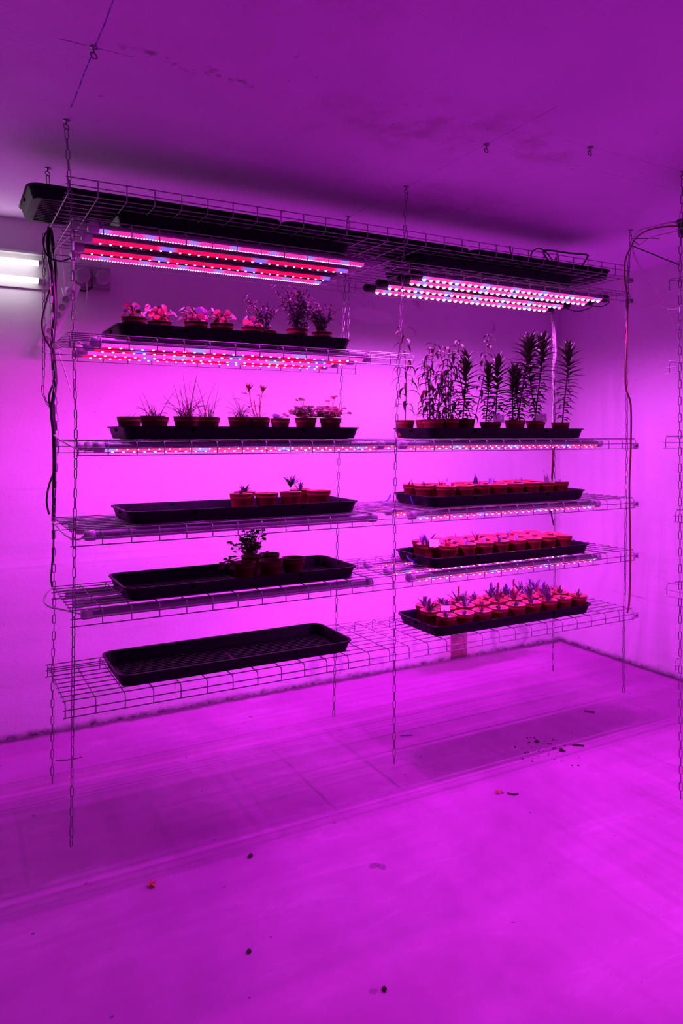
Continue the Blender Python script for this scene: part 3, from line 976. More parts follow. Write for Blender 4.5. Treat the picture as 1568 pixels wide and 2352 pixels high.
grass(1.035, 2.74, 'pot of low arching grass left of the red-leaved lily', 44, 34, .15, .06, tall=2, arcs=1.2)
def red_lily():
    rnd = random.Random(50)
    root = pot('potted_lily', 1.105, 2.735, Z3, 'young lily with bright red leaves among the grassy pots', R=.049, mat='pot_dark')
    st = MB(); lf = MB()
    for (bx, tx, tz, hz) in ((-.004, -.034, .195, 0), (.010, -.012, .150, 0), (.012, .026, .192, 0), (.018, .012, .16, 0)):
        P = smooth_path([(bx, 0, .06), ((bx + tx) / 2 - .004, 0, .06 + (tz - .06) * .5), (tx, 0, tz)], 6)
        st.tube(P, .0021, 5)
    for cx, cz, big in ((-.034, .190, 1), (.026, .188, .9)):
        for i in range(9):
            az = 2 * PI * i / 9 + .3
            blade(lf, (cx, 0, cz - .012 + .003 * (i % 3)), az, 1.25 - .35 * (i % 2), .036 * big, .0055, .25, 5)
    for (cx, cz, az) in ((-.034, .165, 3.0), (-.038, .168, 2.6), (.018, .16, 3.4), (.016, .158, .2), (-.030, .115, 3.6), (.018, .118, 2.8), (.030, .122, .1), (-.012, .118, 0.6), (-.018, .065, 3.2), (-.008, .07, .4)):
        blade(lf, (cx, 0, cz), az, .5, .034, .0058, .9, 5)
    for i in range(8):
        az = rnd.uniform(0, 6.28)
        st.tube(arc_pts((.01, 0, .06), (math.cos(az), math.sin(az), 0), 1.2, rnd.uniform(.07, .1), 1.6, 7), .0008, 4)
    blade(lf, (-.075, 0.0, .150), PI, .1, .03, .0065, .3, 5)
    st.tube(smooth_path([(0, 0, .065), (-.03, 0, .13), (-.075, 0, .150)], 5), .0008, 4)
    st.build('stems', 'stem_red', root)
    lf.build('leaves', 'leaf_red', root)
red_lily()
for x, y, w in ((.745, 2.885, 'between the two left chive pots'), (.868, 2.885, 'behind the tall dark chives'), (.960, 2.895, 'behind the arching grass'), (1.180, 2.89, 'right behind the red-leaved lily')):
    pot('flower_pot', x, y, Z3, 'plain aged terracotta pot ' + w, R=.046, mat='pot_dark', group='back row pots of the grassy tray')
def parsley(x, y, z, label, seed, n, hgt, spread, mats, R=.047, tall=(), potmat='pot_dark', size=1.0, side=0):
    rnd = random.Random(seed)
    root = pot('potted_herb', x, y, z, label, R=R, mat=potmat, group='leafy herb pots')
    st = MB(); lf = MB()
    def cluster(tip, s, az):
        for q in range(5):
            a2 = az + (q - 2) * .8
            e = tip + Vector((math.cos(a2), math.sin(a2), rnd.uniform(-.2, .35))) * s * (.9 if q == 2 else .7)
            lf.disc(e, (rnd.uniform(-.5, .5), -.6 + rnd.uniform(-.4, .4), rnd.uniform(.3, 1)), s * .62, rnd.randrange(len(mats)), lobes=5, amp=.26, n=15, dome=.1, rot=rnd.uniform(0, 6))
    L = []
    for i in range(n):
        az = rnd.uniform(0, 2 * PI); rr = spread * rnd.uniform(.15, 1)
        L.append(Vector((rr * math.cos(az), .6 * rr * math.sin(az), .07 + hgt * rnd.uniform(.25, 1))))
    L += [Vector(t) for t in tall]
    for tip in L:
        b0 = Vector((rnd.uniform(-.015, .015), rnd.uniform(-.015, .015), .06))
        P = smooth_path([b0, b0.lerp(tip, .5) + Vector((0, 0, .012)), tip], 4)
        st.tube(P, .0009, 4)
        cluster(tip, rnd.uniform(.0085, .013) * size, math.atan2(tip.y, tip.x))
        for q in range(side):
            p = P[-1].lerp(P[len(P) // 3], rnd.random()) + Vector((rnd.uniform(-.012, .012), rnd.uniform(-.012, .012), rnd.uniform(-.008, .008)))
            st.tube([P[len(P) // 2], p], .0006, 3)
            cluster(p, rnd.uniform(.007, .011) * size, rnd.uniform(0, 6))
    st.build('stems', 'stem_red', root)
    lf.build('leaves', mats, root)
    return root
parsley(1.262, 2.86, Z3, 'small pot of pale seedlings between the red lily and leafy herbs', 61, 9, .025, .04, ['leaf_violet', 'leaf_wine'], R=.043)
parsley(1.325, 2.74, Z3, 'dense dark-leaved herb, left of the two bushy herb pots', 62, 62, .055, .062, ['leaf_wine', 'leaf_dark', 'leaf_red'], tall=[(-.03, 0, .155), (-.012, 0, .152)])
parsley(1.440, 2.74, Z3, 'dense red-leaved herb in the rightmost pot of the grassy tray', 63, 60, .055, .068, ['leaf_wine', 'leaf_red', 'leaf_wine'], tall=[(.022, 0, .17), (-.01, 0, .15), (.09, 0, .10), (.01, 0, .165)])

# --- pots on the fifth shelf, left
def rosette(x, y, z, label, seed, n, L, w, mats, R=.047, elev=(.5, 1.4), h0=.062, name='potted_seedling', potmat='pot', bend=.7, group=None, soil='soil'):
    rnd = random.Random(seed)
    root = pot(name, x, y, z, label, R=R, mat=potmat, group=group, soil=soil)
    b = MB()
    for i in range(n):
        az = 2 * PI * i / n + rnd.uniform(-.3, .3)
        t = i / max(1, n - 1)
        blade(b, (0, 0, h0 + .004 * t), az, elev[0] + (elev[1] - elev[0]) * rnd.random(), L * rnd.uniform(.7, 1.0), w, bend * rnd.uniform(.3, 1), 6, rnd.randrange(len(mats)))
    b.build('leaves', mats, root)
    return root
rosette(1.062, 2.80, Z4, 'pot with limp seedling, leftmost of the five on the middle left shelf', 71, 8, .045, .0055, ['leaf_mid'], bend=1.8, group='pots on the middle left tray')
rosette(1.115, 2.895, Z4, 'pot with leafy seedling tucked behind the two left pots', 72, 11, .055, .008, ['leaf_violet', 'leaf_mid'], group='pots on the middle left tray')
pot('flower_pot', 1.170, 2.79, Z4, 'empty-looking terracotta pot, second in the middle left tray', R=.050, group='pots on the middle left tray')
rosette(1.278, 2.79, Z4, 'pot with a rosette seedling and one leaf drooping over its rim', 73, 12, .072, .008, ['leaf_violet', 'leaf_mid'], h0=.095, bend=1.0, group='pots on the middle left tray')
rosette(1.375, 2.90, Z4, 'pot with small spiky seedling behind the rightmost middle left pot', 74, 10, .062, .0045, ['leaf_violet'], elev=(.8, 1.4), bend=.2, group='pots on the middle left tray')
pot('flower_pot', 1.415, 2.80, Z4, 'wide empty terracotta pot, rightmost in the middle left tray', R=.054, group='pots on the middle left tray')

# --- shelf with trailing plant
parsley(1.150, 2.90, Z5, 'trailing dark plant spilling left over its pot on the lower left tray', 81, 42, .115, .055, ['leaf_dark', 'leaf_wine', 'leaf_dark'],
        tall=[(-.10, 0, .14), (-.085, 0, .115), (-.12, -.01, .075), (-.14, -.01, .06), (.085, -.02, .085), (.10, -.02, .07), (.06, -.02, .06), (.02, 0, .195), (.045, 0, .19), (-.03, 0, .20), (0, -.05, .03), (.005, -.055, .05), (-.05, 0, .16), (-.065, 0, .13)], potmat='pot_dark', size=.68, side=3)
def wilted(x, y):
    rnd = random.Random(85)
    root = pot('potted_seedling', x, y, Z5, 'pot with wilted stalks fallen over its left rim', R=.048, mat='pot_dark')
    b = MB(); l = MB()
    for i in range(12):
        az = rnd.uniform(2.2, 4.2)
        pts = arc_pts((-.01, rnd.uniform(-.02, .02), .062), (math.cos(az), math.sin(az) * .5, 0), .9, rnd.uniform(.06, .12), 2.2, 8)
        b.tube(pts, .001, 4)
        l.disc(pts[-2], (0, -1, .3), rnd.uniform(.005, .009), 0, lobes=4, amp=.25, n=10)
        l.disc(pts[4], (0, -.6, .7), rnd.uniform(.005, .009), 0, lobes=4, amp=.25, n=10)
    b.build('stems', 'stem_red', root); l.build('leaves', 'leaf_wine', root)
wilted(1.062, 2.765)
pot('flower_pot', 1.175, 2.755, Z5, 'bare terracotta pot in the middle of the lower left tray', R=.050, mat='pot_dark', group='bare pots on the lower left tray')
pot('flower_pot', 1.285, 2.775, Z5, 'bare terracotta pot, rightmost in the lower left tray', R=.049, mat='pot_dark', group='bare pots on the lower left tray')
pot('flower_pot', 1.235, 2.915, Z5, 'bare terracotta pot right behind the trailing plant stems', R=.046, mat='pot_dark', group='bare pots on the lower left tray')

# --- sprout pots, right trays
def sprout_leaf(b, x, y, z, L, w, az, elev, m=0):
    blade(b, (x, y, z), az, elev, L, w, .12, 5, m, fold=.9, peak=.3)
def sprout_pot(x, y, z, label, seed, kind, R=.0475, group=''):
    rnd = random.Random(seed)
    root = pot('sprouting_pot' if kind else 'flower_pot', x, y, z, label, R=R, group=group, soil='soil')
    if kind:
        b = MB()
        n, L, w, m = kind
        for i in range(n):
            az = rnd.uniform(0, 6.28)
            sprout_leaf(b, rnd.uniform(-.012, .012), rnd.uniform(-.012, .012), .06, L * rnd.uniform(.8, 1.1), w, az, rnd.uniform(1.1, 1.5))
            if n > 1 or i == 0:
                sprout_leaf(b, .002, 0, .06, L * .85, w, az + PI, 1.35)
        b.build('sprout', m, root)
    return root
rowname = {0: 'front', 1: 'middle', 2: 'back'}
S = 'sprout'; V = 'leaf_violet'; D = 'leaf_wine'; PL = 'leaf_pale'
kinds4 = {(0, 0): None, (0, 2): (1, .04, .005, S), (0, 4): (1, .05, .006, PL), (0, 6): (2, .06, .008, PL), (0, 7): (1, .04, .006, S),
          (1, 0): (1, .045, .004, D), (1, 1): (1, .05, .005, D), (1, 3): (2, .06, .008, V), (1, 4): (2, .05, .01, S), (1, 6): (1, .05, .005, S), (2, 0): (1, .05, .006, D), (2, 2): (1, .05, .005, S), (2, 5): (1, .04, .005, S)}
kinds5 = {(0, 0): (2, .045, .006, 'leaf_red'), (0, 1): (2, .05, .007, S), (0, 2): (1, .05, .008, S), (0, 3): (2, .05, .007, V), (0, 4): (2, .045, .006, S), (0, 5): (1, .04, .005, S),
          (1, 0): (2, .075, .011, V), (1, 1): (1, .04, .004, S), (1, 3): (2, .06, .008, D), (1, 5): (1, .06, .006, V), (2, 0): (2, .06, .009, S), (2, 2): (1, .05, .006, S)}
def lay(z, kinds, rows, nm, grp):
    for r, (xs, y) in enumerate(rows):
        for i, x in enumerate(xs):
            k = kinds.get((r, i))
            jx = random.Random(int(z * 1000) + r * 50 + i)
            lab = 'terracotta pot %s, %s from left, %s row, %s' % ('with bulb sprout' if k else 'of bare soil', ORD[i], rowname[r], nm)
            sprout_pot(x + jx.uniform(-.003, .003), y + jx.uniform(-.003, .003), z, lab, i * 7 + r * 31 + int(-z * 900), k, group=grp)
R1 = [2.03 + .1005 * i for i in range(9)]
lay(Z4, kinds4, [([2.055 + .103 * i for i in range(8)], 2.752), ([1.992 + .101 * i for i in range(8)], 2.845), ([1.995 + .101 * i for i in range(8)], 2.938)], 'upper sprout tray', 'pots in the upper sprout tray')
lay(Z5, kinds5, [([2.06 + .103 * i for i in range(8)], 2.742), ([2.0 + .1005 * i for i in range(9)], 2.835), ([2.04 + .1005 * i for i in range(8)], 2.928)], 'lower sprout tray', 'pots in the lower sprout tray')

def note(x, y, z, w, h, label, rz=0.0, tilt=0.1, crumple=.003, seed=1, lines=False, mat='paper'):
    rnd = random.Random(seed)
    root = None
    b = MB()
    nx, nz = 7, 5
    for s in (0, 1):
        for j in range(nz + 1):
            for i in range(nx + 1):
                random.seed(seed * 100 + j * 10 + i)
                q = random.uniform(-crumple, crumple)
                b.v.append(Vector(((i / nx - .5) * w + q, q + tilt * h * j / nz + s * .0007, j / nz * h + q * .5)))
    o = (nx + 1) * (nz + 1)
    for j in range(nz):
        for i in range(nx):
            a = j * (nx + 1) + i
            m = 1 if lines and ((j in (1, 3)) and i % 2 == 0) and False else 0
            b.face([a, a + 1, a + nx + 2, a + nx + 1], m)
            b.face([o + a + nx + 1, o + a + nx + 2, o + a + 1, o + a], m)
    if lines:
        for j in range(1, nz):
            P = [Vector((b.v[j * (nx + 1) + i].x, b.v[j * (nx + 1) + i].y - .0006, b.v[j * (nx + 1) + i].z)) for i in range(nx + 1)]
            b.tube(P, .0004, 3, 1)
        for i in (2, 4, 6):
            P = [Vector((b.v[j * (nx + 1) + i].x, b.v[j * (nx + 1) + i].y - .0006, b.v[j * (nx + 1) + i].z)) for j in range(nz + 1)]
            b.tube(P, .0004, 3, 1)
    ob = b.build('paper_note', [mat, 'paper_line'], smooth=False)
    ob.location = W((x, y, z)); ob.rotation_euler = (0, 0, rz)
    return tag(ob, label, 'label', 'paper notes stuck in pots')
note(2.00, 2.765, Z5 + .070, .05, .034, 'crumpled white tag lying on the leftmost pot of lower sprout tray', rz=-.35, tilt=.5, seed=3)
note(2.105, 2.80, Z4 + .066, .024, .03, 'small white tag in the upper sprout tray pots', rz=-.3, seed=4)

# --- spiky plants on the lowest shelf
def spiky(x, y, label, seed, n, L, w, mats, bud=None, R=.047, H=.078, soil='sand'):
    rnd = random.Random(seed)
    root = pot('potted_hyacinth', x, y, Z6, label, R=R, H=H, group='spiky plants on the bottom tray', soil=soil)
    b = MB()
    for i in range(n):
        az = 2 * PI * i / n * 1.7 + rnd.uniform(-.3, .3)
        el = rnd.uniform(.95, 1.45) if i > 2 else rnd.uniform(.6, 1.0)
        blade(b, (rnd.uniform(-.006, .006), rnd.uniform(-.006, .006), H * .78), az, el, L * rnd.uniform(.65, 1.05), w, rnd.uniform(-.2, .5), 6, rnd.randrange(len(mats)), fold=.55, peak=.45)
    b.build('leaves', mats, root)
    if bud:
        c = MB()
        h0 = H * .8 + L * bud[1]
        c.tube([(0, 0, H * .78), (0, 0, h0)], .003, 6, 0)
        for i in range(16):
            az = i * 2.4
            zz = h0 - .02 + .0022 * i
            blade(c, (0, 0, zz), az, 1.1, .016, .0042, .3, 3, 0, fold=.5)
        c.build('flower_bud', bud[0], root)
    return root
DK = ['leaf_dark', 'leaf_violet', 'leaf_wine']
front = [(2.018, .045, 7), (2.120, .038, 6), (2.222, .042, 6), (2.328, .032, 8), (2.432, .045, 6), (2.536, .052, 7), (2.640, .085, 12), (2.743, .03, 8), (2.846, .05, 7)]
for i, (x, L, n) in enumerate(front):
    spiky(x, 2.700 + (.004 if i % 2 else 0), 'spiky plant in terracotta pot, %s from left, front row of the bottom tray' % ORD[i], 100 + i, n, L, .0078, DK, H=.074 if i < 4 else .078)
middle = [(1.995, .075, 10, ('leaf_wine', .6)), (2.096, .055, 10, ('leaf_red', .5)), (2.20, .085, 8, ('leaf_pale', .45)), (2.302, .03, 7, None), (2.405, .095, 14, ('leaf_wine', .85)), (2.510, .09, 9, ('leaf_red', .95)),
          (2.612, .085, 14, ('leaf_violet', .9)), (2.716, .075, 12, ('leaf_violet', .7)), (2.820, .05, 6, ('leaf_red', .5))]
for i, (x, L, n, bd) in enumerate(middle):
    spiky(x, 2.800 + (.004 if i % 2 else -.002), 'spiky plant in terracotta pot, %s from left, middle row of the bottom tray' % ORD[i], 120 + i, n, L, .0082, DK, bud=bd, H=.080)
back = [(2.040, .065, 10, ('leaf_red', .5)), (2.142, .055, 9, None), (2.243, .08, 9, ('leaf_wine', .75)), (2.345, .05, 8, None), (2.447, .085, 12, ('leaf_violet', .7)), (2.550, .07, 9, ('leaf_violet', .6)),
        (2.652, .08, 12, ('leaf_pale', .6)), (2.756, .085, 8, None), (2.856, .05, 5, None)]
for i, (x, L, n, bd) in enumerate(back):
    spiky(x, 2.902 + (.004 if i % 2 else 0), 'spiky plant in terracotta pot, %s from left, back row of the bottom tray' % ORD[i], 140 + i, n, L, .0082, DK, bud=bd, H=.078)
note(2.045, 2.745, Z6 + .078, .042, .024, 'pink-lit paper tag standing in the front left pots of bottom tray', rz=-.5, tilt=.25, crumple=.0006, seed=8)

# --- tall lilies on the eye-level shelf (right)
def stem_path(pts, k=8):
    return smooth_path(pts, k)
def lily_a(st, lf, pts, rnd, n, L=.078, w=.0088, start=.12, top=True):
    """tall stem with long curling leaves"""
    P = stem_path(pts, 10)
    st.tube(P, [.0024 - .0010 * i / (len(P) - 1) for i in range(len(P))], 6)
    for i in range(n):
        t = start + (1 - start) * (i + .5) / n
        q = P[min(len(P) - 1, int(t * (len(P) - 1)))]
        az = i * 2.4 + rnd.uniform(-.3, .3)
        blade(lf, q, az, rnd.uniform(.1, .8), L * rnd.uniform(.8, 1.25) * (1 - .3 * t), w * rnd.uniform(.8, 1.1), rnd.uniform(1.6, 3.0), 9, rnd.randrange(3), fold=.35)
    if top:
        q = P[-1]
        for i in range(6):
            blade(lf, q - Vector((0, 0, .004)), i * 1.05, .7, .018, .0055, 1.4, 5, rnd.choice((2, 3)), fold=.4)
def lily_b(st, lf, pts, rnd, n, L=.075, w=.0092):
    """tall stem densely whorled with pointed leaves"""
    P = stem_path(pts, 12)
    st.tube(P, [.0036 - .0008 * i / (len(P) - 1) for i in range(len(P))], 6)
    for i in range(n):
        t = .10 + .90 * (i / n) ** .85
        q = P[min(len(P) - 1, int(t * (len(P) - 1)))]
        az = i * 2.399 + rnd.uniform(-.2, .2)
        el = .05 + 1.25 * max(0, (t - .35) / .65) ** 1.3
        LL = L * (.45 + .75 * min(1, t / .5)) * (1.0 if t < .85 else .8)
        blade(lf, q, az, el + rnd.uniform(-.1, .15), LL * rnd.uniform(.8, 1.1), w * (1 + .45 * t), rnd.uniform(.5, 1.1) * (1.15 - .75 * t), 6, rnd.randrange(2), fold=.45, peak=.3)
LA = ['leaf_dark', 'leaf_wine', 'leaf_mid', 'leaf_pale']
LB = ['leaf_dark', 'leaf_dark', 'leaf_wine']
LG = 'tall lilies on the right of the eye-level shelf'
def lily_pot(x, y, label, seed, A=(), B=(), R=.047, H=.078, mat='pot'):
    rnd = random.Random(seed)
    root = pot('potted_lily', x, y, Z3, label, R=R, H=H, mat=mat, group=LG)
    st = MB(); lf = MB(); st2 = MB(); lb = MB()
    for a in A:
        lily_a(st, lf, a[0], rnd, a[1], a[2] if len(a) > 2 else .078)
    for a in B:
        lily_b(st, lb, a[0], rnd, int(a[1] * .78), a[2] if len(a) > 2 else .075)
    st.build('stems', 'stem', root)
    if A: lf.build('curling_leaves', LA, root)
    if B: lb.build('whorled_leaves', LB, root)
    return root
s0 = .06
lily_pot(1.945, 2.93, 'single tall lily stem with long curled leaves behind the middle chain', 201, A=[([(0, 0, s0), (.006, 0, .25), (.0, 0, .38), (-.006, 0, .535)], 28, .10)])
pot('flower_pot', 1.99, 2.835, Z3, 'terracotta pot behind the crowded lily stems, left part of lily tray', mat='pot', group=LG, R=.044)
lily_pot(1.975, 2.745, 'pot of several crowded lily stems right of the single one', 202, R=.052,
         A=[([(-.02, 0, s0), (-.024, 0, .2), (-.03, .01, .36)], 26), ([(-.01, .01, s0), (.0, .02, .3), (.035, .03, .43)], 28),
            ([(.012, 0, s0), (.042, 0, .22), (.070, 0, .415)], 30), ([(.03, 0, s0), (.036, 0, .2), (.048, 0, .30)], 20), ([(-.03, 0, s0), (-.034, 0, .18), (-.05, 0, .32)], 22)])
pot('flower_pot', 2.165, 2.88, Z3, 'terracotta pot half hidden behind the taller pot of short lilies', mat='pot', group=LG, R=.045)
lily_pot(2.075, 2.76, 'taller terracotta pot with short bushy lily stems', 203, R=.052, H=.084,
         A=[([(0, 0, s0), (.002, 0, .2), (-.008, 0, .36)], 30), ([(.012, 0, s0), (.018, .01, .2), (.03, .01, .40)], 26), ([(-.01, 0, s0), (-.01, .01, .2), (-.01, .02, .3)], 22)])
lily_pot(2.185, 2.775, 'dark pot with one whorled lily and two long diverging stems', 204, R=.048, H=.084, mat='pot_dark',
         A=[([(.045, 0, s0), (.0, 0, .17), (-.035, 0, .29), (-.045, 0, .38), (-.034, 0, .455)], 26), ([(.05, 0, s0), (.105, 0, .26), (.122, 0, .38), (.145, 0, .492)], 20, .06)],
         B=[([(-.018, 0, s0), (-.004, 0, .2), (.01, 0, .36)], 90)])
lily_pot(2.325, 2.76, 'pot with white note and two whorled lily stems', 205, R=.054, H=.070, mat='pot_dark',
         B=[([(-.03, 0, s0), (-.015, 0, .2), (-.012, 0, .33)], 80, .05), ([(.026, 0, s0), (.04, 0, .2), (.046, 0, .36)], 100)])
lily_pot(2.480, 2.76, 'pot with the tallest dark whorled lily, left of the second note', 206, R=.053, H=.080,
         B=[([(-.012, 0, s0), (-.016, 0, .18), (-.005, 0, .33)], 80, .065), ([(.01, 0, s0), (.05, 0, .24), (.085, 0, .4), (.095, 0, .455)], 140, .085), ([(.035, 0, s0), (.02, .01, .2), (.03, .01, .3)], 60, .06)])
lily_pot(2.625, 2.77, 'pot with crumpled note and lilies reaching the upper lamps', 207, R=.050, H=.078,
         B=[([(-.01, 0, s0), (.02, 0, .24), (.045, 0, .4), (.045, 0, .478)], 130, .075), ([(.01, 0, s0), (-.01, .02, .24), (-.04, .03, .46)], 100, .07)])
lily_pot(2.790, 2.765, 'lone whorled lily in the rightmost pot of the tray', 208, R=.048, H=.072,
         B=[([(.012, 0, s0), (.03, 0, .2), (.055, 0, .36), (.05, 0, .44)], 120, .08)])
note(2.338, 2.715, Z3 + .066, .052, .040, 'white gridded paper note between whorled lily stems', rz=-.45, seed=11, lines=True, crumple=.0016)
note(2.620, 2.725, Z3 + .072, .056, .042, 'crumpled white paper note, nearer the back right chain', rz=-.45, seed=12, lines=True, crumple=.003)

# ------------------------------------------------------------------ cables and electrics
def cord(pts, r, m, label, name='cable', group=None, k=6):
    b = MB()
    b.tube(smooth_path([W(p) for p in pts], k), r, 7)
    return tag(b.build(name, m), label, 'cable', group)
CBL = 'black cables down the back left chain'
cord([(.373, 3.112, .826), (.368, 3.112, .75), (.385, 3.112, .62), (.392, 3.112, .50), (.384, 3.112, .35), (.394, 3.112, .20), (.382, 3.112, .10), (.390, 3.112, 0), (.392, 3.112, -.14), (.388, 3.112, -.345)],
     .0078, 'cord_black', 'thick black cable running down the back left corner chain', group=CBL)
cord([(.380, 3.12, .82), (.392, 3.12, .72), (.400, 3.12, .60), (.396, 3.12, .47), (.388, 3.12, .36), (.398, 3.12, .22), (.388, 3.12, .14), (.394, 3.12, .02)],
     .0066, 'cord_black', 'second black cable twisted along the back left chain', group=CBL)
cord([(.373, 3.10, .822), (.351, 3.10, .78), (.353, 3.10, .735), (.372, 3.10, .705), (.41, 3.08, .69), (.445, 3.05, .70)],
     .0032, 'cord_black', 'black cable looping from the top shelf to the rear lamp', group=CBL)
cord([(.374, 3.11, .579), (.362, 3.11, .53), (.346, 3.11, .455), (.352, 3.11, .40), (.381, 3.11, .340)], .004, 'cord_black', 'black cable bulging left beside the power strip', group=CBL)
cord([(.386, 3.112, .20), (.372, 3.112, .15), (.384, 3.112, .07)], .004, 'cord_black', 'black cable bulging left just below the short shelf', group=CBL)
cord([(.394, 3.112, -.138), (.372, 3.112, -.20), (.363, 3.112, -.262), (.372, 3.112, -.315)], .004, 'cord_black', 'black cable bowing left beneath the eye-level shelf', group=CBL)
cord([(.388, 3.112, -.345), (.388, 3.112, -.45), (.380, 3.112, -.56), (.384, 3.112, -.61)], .0035, 'cord_black', 'black cable end above the lower left shelf corner', group=CBL)
cord([(.390, 3.105, 0), (.41, 2.95, -.03), (.43, 2.75, -.05), (.465, 2.665, -.042)], .0034, 'cord_white', 'white lamp cord at the left end of the eye-level shelf', 'lamp_cord', 'white lamp cords on the left')
cord([(.385, 3.105, -.345), (.405, 2.9, -.375), (.42, 2.72, -.37), (.435, 2.665, -.350)], .0036, 'cord_white', 'white lamp cord at the left end of the shelf below eye level', 'lamp_cord', 'white lamp cords on the left')
cord([(.384, 3.10, -.605), (.345, 3.02, -.622), (.345, 2.93, -.638), (.40, 2.82, -.64), (.425, 2.67, -.624)], .0038, 'cord_white', 'white lamp cord looping out at the left of the second lowest shelf', 'lamp_cord', 'white lamp cords on the left')
cord([(.392, 3.10, .345), (.40, 2.98, .338), (.42, 2.80, .345), (.455, 2.80, .326)], .0034, 'cord_white', 'white lamp cord at the left end of the short shelf', 'lamp_cord', 'white lamp cords on the left')
cord([(.390, 3.10, .70), (.385, 2.98, .715), (.42, 2.80, .73), (.445, 2.785, .7215)], .003, 'cord_white', 'white lamp cord at the left of the upper left lamps', 'lamp_cord', 'white lamp cords on the left')
cord([(.42, 3.10, .82), (.437, 3.25, .76), (.47, 3.40, .70), (.49, 3.55, .64), (.50, 3.70, .70)], .003, 'cord_white', 'thin white cord from the top shelf down to the power strip', group='thin white cords by the power strip')
cord([(.41, 3.14, .36), (.415, 3.14, .32), (.435, 3.14, .26), (.46, 3.15, .18)], .0024, 'cord_white', 'loose white cord end hanging below the short shelf corner', group='thin white cords by the power strip')
cord([(.625, 3.80, .79), (.63, 3.79, .72), (.62, 3.78, .65), (.57, 3.78, .57), (.54, 3.78, .52)], .0034, 'cord_white', 'white cord hanging from the left wall plug', group='thin white cords by the power strip')
cord([(.575, 3.84, .78), (.585, 3.835, .735), (.625, 3.83, .722), (.66, 3.83, .745), (.67, 3.84, .77)], .005, 'cord_black', 'black cable loop beneath the wall sockets')
# strip of sockets hanging by the corner
def power_strip():
    root = thing('power_strip', W((.505, 3.74, .60)), 'white power strip hanging tilted at the upper left', 'power strip')
    root.rotation_euler = (0.0, math.radians(25), -0.35)
    b = MB(); b.box((-.026, -.022, -.20), (.026, .022, .145)); b.build('housing', 'white_plastic', root, smooth=False)
    for i in range(7):
        z = .098 - .0425 * i
        b = MB()
        n = 20
        for r, y in ((.0205, -.0225), (.0195, -.0240), (.0185, -.0240), (.0175, -.0228)):
            for k in range(n):
                t = 2 * PI * k / n
                b.v.append(Vector((r * math.cos(t), y, z + r * math.sin(t))))
        for i2 in range(3):
            for k in range(n):
                k2 = (k + 1) % n
                b.face([i2 * n + k, i2 * n + k2, (i2 + 1) * n + k2, (i2 + 1) * n + k])
        b.face([3 * n + k for k in range(n)], 1)
        for (px, pz) in ((-.008, -.002), (.008, -.002)):
            b.tube([(px, -.0230, z + pz), (px, -.0235, z + pz)], .0024, 8, 2)
        b.tube([(0, -.0230, z + .009), (0, -.029, z + .009)], .0022, 8, 2)
        b.build('socket', ['white_plastic', 'grey_plastic', 'socket_dark'], root, smooth=False)
power_strip()
pl = MB()
pl.lathe([(0.0, 0), (.018, 0), (.018, .018), (.012, .03), (.005, .034), (0, .034)], 16)
po = pl.build('power_plug', 'white_plastic'); po.location = W((.528, 3.705, .692)); po.rotation_euler = (PI / 2 + .2, 0, 0)
tag(po, 'white plug in the top socket of the power strip', 'plug')
def wall_sockets():
    root = thing('wall_socket', W((.655, 3.869, .79)), 'grey double wall socket under the upper left lamps', 'socket')
    b = MB(); b.box((-.095, -.035, -.06), (.095, 0, .06)); b.build('back_box', 'grey_plastic', root, smooth=False)
    for x in (-.048, .048):
        b = MB(); b.box((x - .04, -.052, -.045), (x + .04, -.035, .045)); b.build('cover', 'grey_plastic', root, smooth=False)
wall_sockets()
for x, lab in ((.607, 'grey plug block in the left half of the wall socket'), (.703, 'grey plug block in the right half of the wall socket')):
    b = MB()
    b.tube([(0, -.0002, 0), (0, -.008, 0), (0, -.045, 0), (0, -.052, 0)], [.034, .038, .038, .028], 8)
    o = b.build('power_plug', 'grey_plastic', smooth=False); o.location = W((x, 3.817, .79)); o.rotation_euler = (0, 0, 0)
    tag(o, lab, 'plug', 'plugs on the wall')

# white fluorescent batten on the back wall
def batten():
    root = thing('batten_light', W((-.9, YW, .80)), 'white batten light with two glowing tubes on the back wall', 'lamp')
    b = MB(); b.box((0, -.018, -.085), (1.355, 0, .082)); b.build('housing', 'enamel', root, smooth=False)
    b = MB(); b.box((0, -.06, .074), (1.36, -.0, .086)); b.build('top_lip', 'enamel', root, smooth=False)
    for z in (.028, -.055):
        b = MB(); b.tube([(.03, -.068, z), (1.305, -.068, z)], .0135, 14); b.build('fluorescent_tube', 'tube_white', root)
        for xa, xb in ((.0, .03), (1.305, 1.338)):
            b = MB(); b.tube([(xa, -.068, z), (xb, -.068, z)], .0155, 12); b.box((xa + .004, -.068, z - .010), (xb - .004, -.016, z + .010)); b.build('lamp_holder', 'grey_plastic', root, smooth=False)
batten()

# right side cords and clips
RC = 'cords at the right end'
cord([(2.70, 1.97, .862), (2.615, 2.0, .858), (2.756, 2.2, .912), (2.981, 2.45, .968), (3.09, 2.58, .955), (3.076, 2.60, .893), (3.075, 2.60, .79), (3.096, 2.60, .70), (3.090, 2.60, .55), (3.080, 2.60, .266), (3.119, 2.60, .155), (3.119, 2.60, -.068), (3.109, 2.60, -.269), (3.116, 2.60, -.627), (3.109, 2.60, -.85), (3.093, 2.60, -.916)],
     .0036, 'cord_red', 'red cord running down the front right corner of the shelves', group=RC)
cord([(3.10, 2.607, .70), (3.094, 2.607, .55), (3.084, 2.607, .266), (3.124, 2.607, .155), (3.124, 2.607, -.068), (3.114, 2.607, -.269), (3.121, 2.607, -.627), (3.113, 2.607, -.85), (3.098, 2.607, -.916)],
     .0035, 'cord_black', 'black cord paired with the red one at the front right corner', group=RC)
